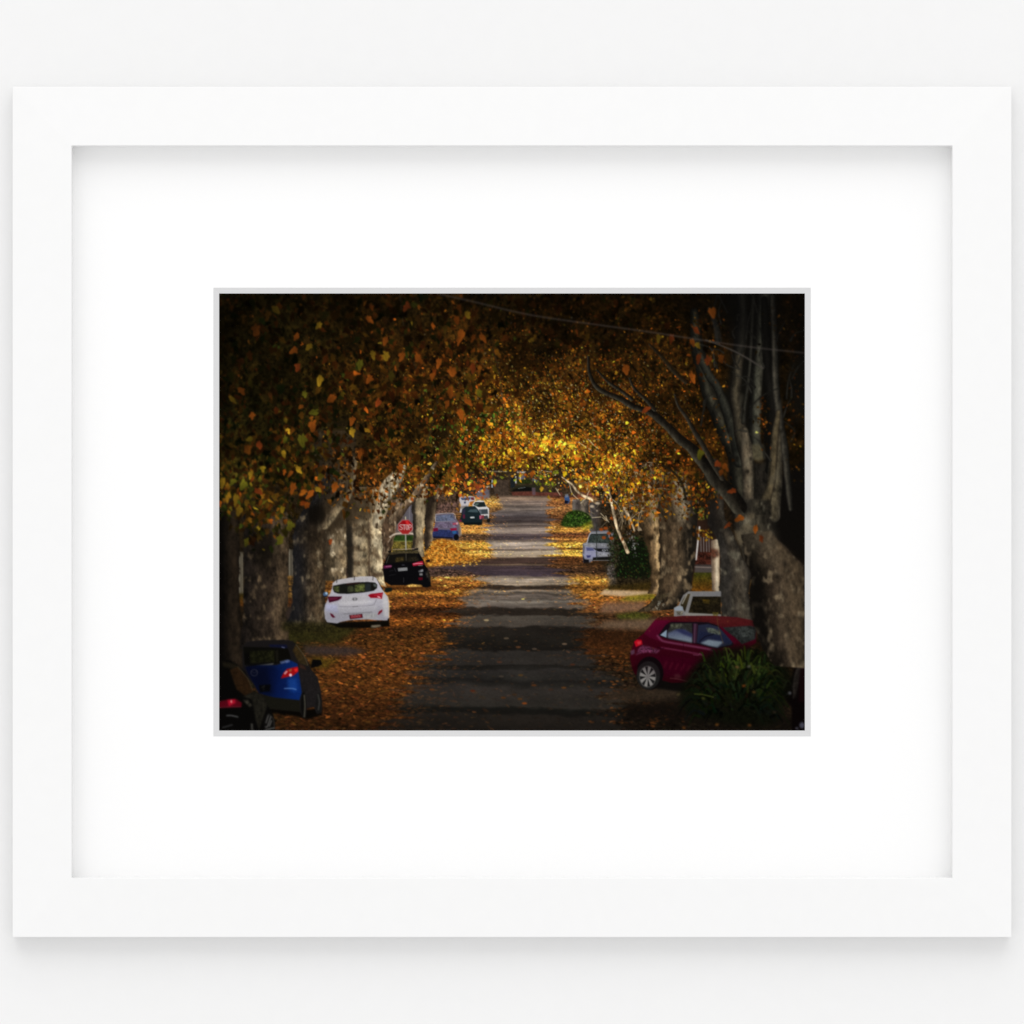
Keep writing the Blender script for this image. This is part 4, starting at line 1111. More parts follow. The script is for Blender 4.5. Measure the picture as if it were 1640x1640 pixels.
f([(520,1350),(550,1350),(555,1460),(525,1460)], (74,72,66), .8, soft=.5)
e(790, 1360, 84, 160, (14,13,12), soft=.5)
for a, b in (((775,1235),(742,1340)), ((812,1250),(765,1390)), ((822,1310),(790,1390)), ((740,1440),(862,1415)), ((735,1400),(760,1400))):
    l([a, b], 1.7, (112,110,106), .85, soft=.6)
l([(780,1215),(850,1290),(862,1430)], 1., (70,68,64), .7)

# dark car at the right edge
f, l, e = painter(1070, 1000, 7.29, M_EDGE)
f([(1600,355),(1540,400),(1480,470),(1440,600),(1380,720),(1350,820),(1380,900),(1440,960),(1440,1240),(1600,1240)], (9,5,5), soft=1)
f([(1500,500),(1560,440),(1530,640),(1480,860),(1440,740)], (34,29,26), .9, soft=1, grain=.3)
l([(1500,520),(1470,640),(1460,860)], 1.6, (66,60,54), .6, soft=.6)
f([(1540,500),(1600,440),(1600,900),(1520,900)], (22,6,8), .8, soft=1.5)
e(1415, 798, 20, 18, (120,120,126), .9, soft=.7); e(1375, 812, 14, 10, (70,70,76), .8, soft=.6)
e(1560, 1175, 30, 36, (90,90,106), .85, soft=1); e(1500, 1210, 20, 14, (80,78,90), .8, soft=.7)

# stop sign on its pole
line([(649.6,828),(649.8,832)], 1.4, (200,190,150), idn=M_SIGN)
line([(649.6,855),(650.4,880)], 1.9, (160,156,146), idn=M_SIGN)
line([(656,806),(656,834)], .8, (170,165,170), .8)
octo = lambda r: [(649.3 + r * np.cos(np.pi / 8 + k * np.pi / 4), 844.2 + r * np.sin(np.pi / 8 + k * np.pi / 4)) for k in range(8)]
poly(octo(12.6), (186,140,136), idn=M_SIGN)
poly(octo(11.7), (134,18,23), col2=(156,40,38))
poly([(643,834),(655,833),(660,839),(650,842)], (150,8,16), .8, soft=.8)
poly([(649,834),(654,834),(656,841),(653,843)], (226,60,56), .7, soft=.7)
W = (206,186,180)
def stroke(p, w=1.1): line(p, w, W)
stroke([(644.4,841),(642.2,840.3),(640.6,841.4),(641.2,843.4),(643.8,844.6),(644.4,846.8),(642.8,848.2),(640.4,847.5)])
stroke([(645.4,840.6),(649.6,840.6)]); stroke([(647.5,840.6),(647.5,848.2)])
stroke([(652,840.4),(650.7,842),(650.6,846.6),(652,848.2),(653.4,846.6),(653.4,842),(652,840.4)], 1.15)
stroke([(655.2,848.2),(655.2,840.6),(657.6,840.6),(658.8,841.8),(658.6,843.8),(657.2,844.8),(655.4,844.8)])

# ---- strap-leaf plant ----------------------------------------------------------------
blob = [(1088,1118),(1096,1090),(1112,1066),(1132,1048),(1150,1040),(1180,1034),(1215,1036),(1240,1048),(1258,1064),(1268,1084),(1262,1112),(1250,1132),(1246,1155),(1200,1163),(1150,1156),(1110,1146),(1096,1134)]
poly(blob, (11,13,6), .9, soft=5, rnd=True, idn=M_PLANT, grain=.4)
for k in range(520):
    r_ = G.uniform() ** .5
    aa = G.uniform(-np.pi * 1.12, np.pi * .12)
    bx, by_ = 1180 + 62 * r_ * np.cos(aa) + G.normal(0, 7), 1110 + 52 * r_ * np.sin(aa) + G.normal(0, 9) + 24 * (k < 150)
    ang = np.arctan2((by_ - 1150) * .9, (bx - 1178)) + G.normal(0, .45)
    L = G.uniform(16, 38)
    droop = G.uniform(.3, .95) * L * abs(np.cos(ang))
    x1, y1 = bx + L * .5 * np.cos(ang), by_ + L * .55 * np.sin(ang) - 1
    x2, y2 = bx + L * np.cos(ang), by_ + L * .75 * np.sin(ang) + droop
    if not (1084 < x2 < 1268 and 1024 < y2 < 1164 and 1088 < x1 < 1266):
        continue
    up = np.clip((1126 - y1) / 80, 0, 1) * np.clip(1.2 - abs(x1 - 1195) / 110, .3, 1)
    v_ = up * G.uniform(0, 1.) ** 1.5
    c = np.array((13, 18, 8)) + v_ * np.array((52, 62, 17)) + G.normal(0, 3, 3)
    if G.uniform() < .3:
        c = c * .3
    w_ = G.uniform(3.2, 5.0)
    line([(bx, by_), (x1, y1), (x2, y2)], w_, c.clip(2, 255), G.uniform(.7, 1), M_PLANT, w2=.8, soft=.4)
    if v_ > .25:
        line([(bx, by_ - 1), (x1, y1 - 1)], 1.1, (c * 1.35).clip(0, 200), .5, soft=.4)
for x, y, c in [(1180,1068,(110,78,44)),(1199,1067,(92,90,76)),(1191,1098,(120,62,20)),(1207,1108,(90,60,26)),(1126,1118,(66,66,26)),(1086,1112,(70,60,36)),
                (1148,1160,(110,66,22)),(1200,1161,(100,58,22)),(1095,1165,(100,56,18)),(1240,1140,(44,34,24))]:
    ell(x, y, 3.2, 2, c, .8, soft=.9, rot=G.uniform(-.5, .5))
line([(1112,1111),(1125,1112),(1142,1116)], 2, (66,72,26), .8, M_PLANT, soft=.5)
line([(1148,988),(1150,1003),(1158,1030)], 1.1, (96,72,38), .6)
# ---- canopy leaves, far to near -----------------------------------------------------------
g2 = np.random.default_rng(12)
full_box = (PX0 - 8, PY0 - 8, PX0 + PW + 8, 905)
def right_limbs(x, y):                        # few leaves stand in front of the big right tree
    d = np.clip((x - (1108 + np.clip(y - 560, 0, 300) * .12)) / 25, 0, 1)
    return 1 - .95 * d
def right_far(x, y):
    d = np.clip((x - (1108 + np.clip(y - 560, 0, 300) * .12)) / 25, 0, 1)
    return 1 - .45 * d * np.where(y > 740, 2.2, 1)
def far_far(x, y):
    return right_far(x, y) * np.where((x < 650) & (y > 790), .12, 1) * np.where((x < 720) & (y < 745), .5, 1)
def far_mid(x, y):
    return right_limbs(x, y) * np.where((x < 650) & (y > 790), .12, 1)
def glow(x, y):
    return right_limbs(x, y) * np.exp(-(((x - 885) / 190) ** 2 + ((y - 690) / 110) ** 2))
# leaves beyond, fine and many
leaves(7000, 1.5, 3.6, full_box, g2, .5, .52, 1.0, idn=M_FOL, keep=far_far, lobes=False)
leaves(9000, 1.1, 2.4, full_box, g2, .5, .9, .8, cen=(910, 670, 130, 90), idn=M_FOL, keep=far_mid, lobes=False)
# chinks of shade between the leaves
xs = g2.uniform(PX0, PX0 + PW, 5200); ys = g2.uniform(PY0, 800, 5200)
ok = (ys < np.interp(xs, EDGE[:, 0], EDGE[:, 1]) - 12) & (g2.uniform(0, 1, 5200) < far_mid(xs, ys)); xs, ys = xs[ok], ys[ok]
K, m, sh = leaf_masks(len(xs), g2.uniform(1.2, 4.2, len(xs)), g2, g2.uniform(.4, 1, len(xs)), g2.uniform(0, 6, len(xs)), 1.2, False)
stamp(xs, ys, K, m, sh, (np.array([[30, 20, 9]]) / 255 * (field(FB, xs, ys) * g2.uniform(.4, 1.2, len(xs)))[:, None]).astype(np.float32), .55)
# sparkle of far sunlit leaves and bark
n = 5200
xs = g2.normal(900, 125, n); ys = g2.normal(690, 78, n)
ok = (ys < np.interp(xs, EDGE[:, 0], EDGE[:, 1]) - 2) & (g2.uniform(0, 1, n) < .15 + .8 * glow(xs, ys)) & (ys > PY0 + 20) & (xs < 1110); xs, ys = xs[ok], ys[ok]; n = len(xs)
K, m, sh = leaf_masks(n, g2.uniform(.7, 2.0, n), g2, g2.uniform(.4, 1, n), g2.uniform(0, 6, n), .9, False)
cc = np.array([(250,216,80),(232,180,40),(236,212,160),(214,128,34),(255,232,120)])[g2.integers(0, 5, n)] / 255
stamp(xs, ys, K, m, sh, (cc * (np.clip(field(FB, xs, ys), 0, 1.05) * g2.uniform(.45, 1.0, n))[:, None]).astype(np.float32), .9)

# upper right: dark mass of limbs
poly([(1160,466),(1244,466),(1242,600),(1226,640),(1176,600)], (15,14,12), .9, soft=7, idn=M_R1)
poly([(1150,650),(1180,560),(1200,600),(1206,720),(1190,780),(1168,700)], (17,16,13), .92, soft=5, idn=M_R1)
poly([(1225,540),(1246,545),(1252,800),(1226,810),(1220,700)], (13,12,10), .92, soft=3, idn=M_R1)
poly([(1236,770),(1289,740),(1289,905),(1240,868),(1215,830)], (14,12,10), .96, soft=4, idn=M_R1)
trunk([(1166,740),(1168,800),(1176,850)],[(1236,740),(1242,800),(1244,850)], [(0,(18,16,13)),(.3,(34,31,26)),(.5,(20,18,15)),(.75,(40,36,30)),(1,(18,16,13))], idn=M_R1, fine=.4, seed=163, soft=3)
poly([(1168,690),(1190,690),(1200,820),(1165,810)], (20,18,15), .9, soft=3, idn=M_R1)
DK = [(13,12,10),(30,28,22),(52,47,37),(24,22,18),(12,11,9)]
LT = [(15,13,11),(42,38,30),(74,66,51),(52,46,36),(20,18,14)]
limb([(1112,500,7),(1118,560,10),(1127,600,12),(1141,645,13),(1158,682,14),(1174,720,15),(1184,760,15),(1190,810,16)], [(13,12,10),(22,21,17),(56,53,42),(30,28,22),(13,12,10)], idn=M_R1, fine=.3, seed=91)
limb([(1112,540,4),(1124,580,6),(1136,602,7),(1150,624,7),(1162,655,8),(1176,697,10),(1184,740,10)], [(14,13,11),(34,34,29),(48,47,39),(22,21,18)], idn=M_R1, fine=.3, seed=92)
limb([(1187,470,8),(1190,508,8),(1189,540,8),(1182,574,9),(1178,631,9),(1184,674,10),(1192,710,12),(1198,753,10),(1198,800,10)], LT, idn=M_R1, fine=.3, seed=93)
limb([(1186,470,9),(1188,520,9),(1184,560,9)], [(14,13,12),(22,21,19),(34,33,29),(18,17,15)], .8, idn=M_R1, fine=.2, seed=94)
limb([(1206,480,3),(1201,583,3),(1194,640,3),(1190,676,4)], [(20,19,16),(52,50,42),(22,20,18)], idn=M_R1, fine=.2, seed=95)
limb([(1222,470,9),(1218,530,10),(1212,602,11),(1210,650,11),(1208,690,11),(1211,724,12)], [(13,12,10),(22,21,18),(66,65,54),(78,75,62),(36,34,28)], idn=M_R1, fine=.35, seed=96)
poly([(1198,712),(1222,712),(1225,734),(1215,740),(1203,735)], (84,77,57), .9, soft=1.6, grain=.15, idn=M_R1)
limb([(1192,690,7),(1196,722,9),(1198,760,9),(1199,812,10)], [(40,36,30),(88,77,61),(110,97,77),(60,54,44)], idn=M_R1, fine=.35, seed=97, soft=.5)
limb([(1224,480,6),(1228,578,7),(1236,640,8),(1238,697,8),(1234,753,9)], [(12,11,9),(24,22,19),(12,11,9)], idn=M_R1, fine=.2, seed=98)
limb([(1236,470,4),(1240,546,5),(1243,621,5.5),(1250,678,6),(1257,725,6),(1262,780,5),(1266,815,4)], [(28,26,23),(76,71,60),(44,41,35),(16,15,13)], idn=M_R1, fine=.3, seed=99)
limb([(1244,690,5),(1243,735,9),(1241,780,11),(1238,826,12)], [(34,31,25),(84,75,57),(76,68,52),(44,40,33)], idn=M_R1, fine=.4, seed=100)
limb([(1246,660,4),(1240,715,6),(1236,765,7),(1227,800,8),(1217,832,9)], [(30,26,20),(80,70,51),(90,78,56),(38,33,26)], idn=M_R1, fine=.3, seed=101)
poly([(1262,600),(1275,560),(1289,560),(1289,660),(1270,690)], (17,16,13), .8, soft=6, idn=M_R1)
# fork and main trunk
trunk([(1178,800),(1176,830),(1180,862),(1190,896)],[(1232,800),(1236,830),(1240,862),(1258,896)], [(0,(40,36,30)),(.3,(84,78,64)),(.6,(66,60,48)),(1,(26,23,19))], idn=M_R1, fine=.45, seed=161, dapple=(.1,(116,110,92),8), soft=1.6)
for x, y, a_, b_, c in [(1184,858,7,9,(132,126,106)),(1196,846,8,8,(112,106,88)),(1202,826,7,6,(110,104,88)),(1190,868,8,5,(124,116,96)),(1212,860,8,8,(96,88,70))]:
    ell(x, y, a_, b_, (c[0] * 1.08, c[1] * 1.0, c[2] * .9), .5, soft=2.2)
poly([(1200,872),(1212,866),(1206,886),(1196,884)], (30,24,18), .6, soft=2.5)
poly([(1178,800),(1208,798),(1206,818),(1184,824)], (17,15,13), .7, soft=5)
trunk([(1186,856),(1192,890),(1204,921),(1199,961),(1207,1001),(1222,1040),(1240,1066)],
      [(1234,850),(1261,880),(1281,899),(1290,912),(1291,960),(1291,1020),(1291,1070)],
      [(0,(22,18,14)),(.2,(24,20,15)),(.38,(44,36,28)),(.55,(72,60,46)),(.75,(82,68,51)),(.92,(70,58,43)),(1,(44,36,28))], idn=M_R1, fine=.36, seed=102, dapple=(.0,(104,90,70),9))
poly([(1192,890),(1204,921),(1199,961),(1207,1001),(1222,1040),(1232,1040),(1226,980),(1222,940),(1208,905)], (13,11,9), .8, soft=4)
poly([(1210,872),(1244,878),(1262,892),(1240,915),(1214,900)], (92,80,62), .4, soft=7, grain=.4)
poly([(1180,846),(1240,846),(1246,872),(1196,884)], (74,66,53), .55, soft=5, grain=.2)
ell(1244, 922, 3, 4.5, (20,16,12), .8, soft=1.2)
ell(1246, 918, 5, 3, (110,96,76), .5, soft=1.5)

for k in range(34):                            # fine side shoots and peeling patches on the limbs
    x, y = g2.uniform(1120, 1280), g2.uniform(490, 740)
    a_ = g2.normal(-np.pi / 2, .55)
    L = g2.uniform(18, 60)
    b_ = a_ + g2.normal(0, .35)
    limb([(x, y, g2.uniform(1.2, 2.4)), (x + L * .5 * np.cos(a_), y + L * .5 * np.sin(a_), 1.4), (x + L * np.cos(b_), y + L * np.sin(b_), .7)],
         [(22,21,18),tuple(g2.uniform(30, 62) * np.array((1, .96, .84))),(20,18,15)], .85, M_R1, fine=.25, seed=300 + k)
for x, y, a_, b_, v_ in [(1150,668,3,8,78),(1166,702,3,9,84),(1187,640,3,10,92),(1184,600,2.5,9,70),(1196,740,4,9,128),(1200,770,4,8,120),(1212,650,4,10,88),(1208,690,4,9,84),(1236,770,3,9,112),(1243,760,4,10,108),(1249,650,2.5,12,66),(1132,622,3,8,62),(1192,708,3,7,100)]:
    ell(x, y, a_, b_, (v_, v_ * .94, v_ * .78), .38, soft=1.8, rot=.15)
for x, y, a_, b_ in [(1158,690,2,5),(1190,660,2,4),(1197,755,3,3),(1211,670,2,5),(1240,785,3,4),(1252,690,2,4),(1180,735,3,5),(1202,735,2,3)]:
    ell(x, y, a_, b_, (14,12,9), .6, soft=1.1)
for cx, cy, sx, sy, nn in [(1150,560,9,36,60),(1223,672,5,22,46),(1274,640,9,60,70),(1150,700,8,22,40),(1128,520,14,20,50),(1260,520,16,24,40)]:
    xs = g2.normal(cx, sx, nn); ys = g2.normal(cy, sy, nn)
    K, m, sh = leaf_masks(nn, g2.uniform(1.4, 4, nn), g2, g2.uniform(.4, 1, nn), np.pi / 2 + g2.normal(0, .9, nn), 1.1)
    stamp(xs, ys, K, m, sh, pick_cols(xs, ys, g2, .5, 1.35), .85, M_FOL)
# the corner sinks into shade
poly([(1090,462),(1295,462),(1295,600),(1240,560),(1170,540),(1110,510)], (8,7,6), .55, soft=18)

# white bare branches in the sun on the right
WB = [(176,152,118),(214,192,156),(112,92,68)]
for pts in ([(900,764,1.2),(908,770,2),(916,776,2.4),(924,786,2.6),(934,794,2.8),(944,798,3),(954,806,2.4)],
            [(967,752,1.4),(969,768,1.8),(974,782,2.2),(977,796,2.6),(981,812,3),(984,828,3),(987,842,3),(993,858,3.4),(1000,872,3.8),(1005,884,4)],
            [(994,784,1.6),(996,800,2),(1000,814,3),(1006,824,2.6),(1012,838,2.2),(1016,850,2)],
            [(1017,778,1.5),(1010,790,1.8),(1004,799,2)],[(1020,782,1.2),(1014,796,1.6),(1003,800,1.6)],
            [(997,741,.9),(990,756,1),(985,768,1)],[(960,751,1),(966,760,1.2),(969,766,1.2)]):
    pts = [(x, y, r * .74) for x, y, r in pts]
    limb(pts, WB, idn=M_BR, fine=.45, dapple=(.05,(96,74,48),6), seed=131)
for x, y, a_, b_ in [(948,811,3.6,2.2),(957,806,4,2),(956,818,1.4,1.4),(1003,812,3,1.8)]:
    ell(x, y, a_, b_, (206,186,158), .85, soft=.7, idn=M_BR)
for pts in ([(890,782),(897,793)],[(938,798),(950,772)],[(912,776),(916,790),(926,800)],[(940,796),(930,806)],[(926,708),(938,716),(952,724)],[(940,702),(950,712),(958,719)],
            [(965,829),(972,834),(970,826)],[(948,829),(962,828)],[(940,785),(944,770)],[(981,800),(987,805)],[(962,822),(975,836)]):
    line(pts, 1.2, (214,196,160), .8)
for k in range(120):
    x, y = g2.uniform(900, 1020), g2.uniform(725, 830)
    a_ = g2.uniform(0, 6.3)
    L = g2.uniform(4, 13)
    line([(x, y), (x + L * np.cos(a_), y + L * np.sin(a_) * .7)], .8, (np.array((190,168,126)) * g2.uniform(.35, 1.05)).clip(0, 255), .6, idn=M_BR)

for k in range(46):                            # long pale shoots rising and leaning through the yellow leaves
    x, y = g2.uniform(955, 1050), g2.uniform(770, 850)
    a_ = -np.pi / 2 + g2.normal(0, .55)
    L = g2.uniform(18, 60)
    b_ = a_ + g2.normal(0, .4)
    line([(x, y), (x + L * .5 * np.cos(a_), y + L * .5 * np.sin(a_)), (x + L * np.cos(b_), y + L * np.sin(b_))], g2.uniform(1., 2.2),
         (np.array((184,162,128)) * g2.uniform(.4, 1.05)).clip(0, 255), .8, M_BR, w2=.7)
# overhead lines far off
for x0, x1 in ((722, 742), (758, 812), (828, 842), (872, 884), (926, 952), (992, 1004)):
    line([(x0, 754.6), (x1, 755.2 + (x1 - 800) * .012)], .9, (206,196,180), .75)

# leaves of the middle distance
leaves(3600, 3.0, 5.6, full_box, g2, .45, .58, 1.3, idn=M_FOL, keep=far_mid)
leaves(1500, 2.6, 4.8, full_box, g2, .4, 1.0, .9, cen=(865, 718, 105, 38), idn=M_FOL, keep=far_mid)
leaves(420, 4.0, 6.4, full_box, g2, .34, .84, 1.5, cen=(885, 705, 80, 34), idn=M_FOL, keep=far_mid)
leaves(700, 5.0, 8.0, full_box, g2, .34, .52, 1.8, cen=(430, 740, 90, 70), idn=M_FOL, keep=far_mid, hang=.6)
leaves(900, 2.2, 3.6, full_box, g2, .3, 1.0, .9, cen=(980, 760, 40, 30), idn=M_FOL, keep=lambda x, y: .7 * right_limbs(x, y), lobes=False)
for cx, cy, sx, sy, nn in [(1040,800,22,18,170),(1030,760,26,18,120),(1085,775,26,22,190),(1110,800,12,26,80),(1012,792,16,18,80),(1135,790,14,16,60),(598,778,36,12,90),(690,782,18,9,50)]:
    xs = g2.normal(cx, sx, nn); ys = g2.normal(cy, sy, nn)
    K, m, sh = leaf_masks(nn, g2.uniform(2, 5, nn), g2, g2.uniform(.4, 1, nn), np.pi / 2 + g2.normal(0, .9, nn), 1.1)
    stamp(xs, ys, K, m, sh, pick_cols(xs, ys, g2, .42, .92), .92, M_FOL)
for x, y, r_, c in [(969,783,4,(206,120,28)),(985,812,4,(190,96,26)),(978,800,3.4,(170,80,24)),(996,862,4,(120,60,20)),(1000,826,4,(200,120,30)),(1011,836,4.6,(196,120,28)),(1008,842,5,(150,80,20)),
                   (979,829,5,(150,70,24)),(930,800,3,(200,150,40)),(916,790,3,(170,140,40)),(1006,783,5,(220,160,30)),(1012,775,6,(230,170,30)),(1018,783,4,(200,130,20)),(1000,770,4,(210,160,40)),(990,776,3,(150,110,30))]:
    A1 = np.array([r_], float)
    K, m, sh = leaf_masks(1, A1, g2, np.array([.7]), np.array([np.pi / 2 + g2.normal(0, .5)]), 1.0)
    stamp([x], [y], K, m, sh, np.array([c], np.float32) / 255, .92, M_FOL)
# green and rust pockets
for cx, cy, sx, sy, c, nn in [(735,690,30,40,(56,78,22),90),(790,668,20,12,(40,66,20),40),(760,745,30,14,(74,80,22),60),(690,735,30,20,(84,60,20),60),(640,770,34,20,(120,70,24),110),
        (600,790,30,18,(116,66,22),90),(755,775,22,12,(150,72,26),110),(730,785,14,8,(170,110,30),40),(872,770,10,8,(120,130,30),30),(800,720,30,20,(190,120,24),80),(580,760,30,20,(110,64,24),80)]:
    xs = g2.normal(cx, sx, nn); ys = g2.normal(cy, sy, nn)
    K, m, sh = leaf_masks(nn, g2.uniform(2.4, 5, nn), g2, g2.uniform(.4, 1, nn), np.pi / 2 + g2.normal(0, .9, nn), 1.0)
    stamp(xs, ys, K, m, sh, (np.array(c) / 255 * np.exp(g2.normal(0, .4, (nn, 1)))).clip(0, 1).astype(np.float32), .85, M_FOL)

# sunlit forks of the left trees
limb([(632,834,8),(648,812,7),(662,797,6),(676,778,5),(688,758,4),(700,740,2.4)], [(128,108,84),(92,74,56),(46,36,28)], idn=M_L7, fine=.4, seed=121, dapple=(.0,(166,150,124),6))
limb([(604,838,8),(612,812,10),(618,790,11),(624,772,8),(632,758,5)], [(150,134,108),(196,182,152),(128,110,84)], idn=M_L6, fine=.45, seed=118, dapple=(.22,(74,60,44),6))
limb([(618,800,7),(632,782,6),(642,764,5),(648,748,3)], [(176,160,132),(190,176,146),(96,80,60)], idn=M_L6, fine=.45, seed=119, dapple=(.2,(74,60,44),6))
limb([(520,842,6),(540,816,7),(556,794,6),(565,766,5),(570,738,3)], [(58,48,36),(104,90,68),(138,122,94)], .9, M_L3, fine=.5, seed=171, soft=.7)
for cx, cy, sx, sy, nn in [(630,790,22,16,46),(606,800,16,10,30),(672,770,22,16,50),(558,775,14,18,24),(640,752,26,10,50)]:
    xs = g2.normal(cx, sx, nn); ys = g2.normal(cy, sy, nn)
    K, m, sh = leaf_masks(nn, g2.uniform(2, 5.4, nn), g2, g2.uniform(.4, 1, nn), np.pi / 2 + g2.normal(0, .9, nn), 1.1)
    stamp(xs, ys, K, m, sh, pick_cols(xs, ys, g2, .4, .85), .92, M_FOL)

# dark boughs of the big right tree reaching over the street
DB = [(70,66,54),(40,36,29),(20,17,13),(13,11,9)]
limb([(942,572,2),(944,597,2.4),(953,617,3.2),(969,629,3.6),(992,638,4.2),(1014,651,4.8),(1044,662,5.2),(1066,681,6),(1088,703,7),(1110,721,8.5),(1127,743,10),(1146,766,11),(1166,788,12),(1182,812,12)],
     DB, idn=M_R1, fine=.35, seed=141)
limb([(956,593,1.6),(975,613,2),(992,624,2.6),(1011,639,3)], DB, idn=M_R1, fine=.3, seed=142)
limb([(1008,606,1.6),(1016,623,2.2),(1036,642,3),(1048,656,3.6)], DB, idn=M_R1, fine=.3, seed=143)
limb([(1040,552,2.2),(1058,570,3),(1078,594,3.4),(1098,612,3.4)], [(52,48,38),(26,22,16),(16,13,9)], .8, idn=M_R1, fine=.3, seed=144)
limb([(1080,632,1.6),(1086,651,2.2),(1101,671,3),(1114,695,3.4),(1126,714,3.8),(1140,740,4),(1156,766,4.5)], [(64,58,48),(34,30,24),(18,15,12)], idn=M_R1, fine=.3, seed=145)
limb([(1062,745,1.2),(1078,756,1.6),(1092,775,2),(1098,800,2.4)], [(30,26,18),(20,16,10)], .85, fine=.2, seed=146)
line([(1130,545),(1150,552),(1176,563),(1196,574),(1222,590)], 2.2, (72,66,60), .8, idn=M_R1, soft=.5, w2=3)
limb([(1136,495,3),(1146,520,4),(1150,545,5)], [(38,38,36),(24,23,20)], .8, idn=M_R1, fine=.2, seed=147, soft=.8)
# dark twigs in the crowns
for k in range(150):
    x, y = g2.uniform(560, 1080), g2.uniform(500, 760)
    a_ = g2.normal(.6, .8)
    L = g2.uniform(10, 40)
    line([(x, y), (x + L * .5 * np.cos(a_), y + L * .5 * np.sin(a_) + g2.normal(0, 2)), (x + L * np.cos(a_ + .3), y + L * np.sin(a_ + .3))], g2.uniform(.8, 1.8), (22,16,9), .6)
for pts in ([(700,640),(690,690),(668,740)],[(790,560),(800,600),(806,660)],[(640,470),(650,540),(670,600)],[(670,640),(690,620),(720,600)],[(460,690),(490,675),(520,660)]):
    line(pts, 2, (44,38,28), .55, soft=.5)

# near leaves hanging before the lens, a little out of focus
def near_keep(x, y):
    return right_limbs(x, y) * np.where((x > 800) & (y > 560), .04, 1) * np.clip(1.15 - np.clip((x - 600) / 480, 0, 1) * .95, 0, 1) * np.where((x > 700) & (x < 1010) & (y > 660), .2, 1) * np.where((x > 590) & (x < 700) & (y > 735), .3, 1) * np.where((x > 500) & (x < 570) & (y > 745), .35, 1)
leaves(1700, 6.5, 10.5, full_box, g2, .35, .30, 2.6, idn=M_FOL, keep=near_keep, hang=.6)
leaves(1700, 5.5, 9.0, full_box, g2, .42, .43, 2.2, idn=M_FOL, keep=near_keep)
leaves(950, 8.5, 13.0, full_box, g2, .42, .52, 3.0, idn=M_FOL, keep=near_keep, hang=.7)
leaves(330, 5.5, 9.0, (PX0, 640, 640, 905), g2, .36, .60, 1.9, idn=M_FOL, keep=near_keep, hang=.6)
leaves(150, 5.5, 8.0, (PX0, 760, 470, 905), g2, .34, .74, 1.6, cen=(415, 815, 38, 35), idn=M_FOL, hang=.5)
leaves(130, 4.5, 7.5, (560, 470, 800, 760), g2, .34, .68, 1.6, cen=(680, 640, 50, 70), idn=M_FOL, hang=.5)
O, Rr, Y_, OL = (198,100,28), (150,64,24), (196,150,36), (118,112,28)
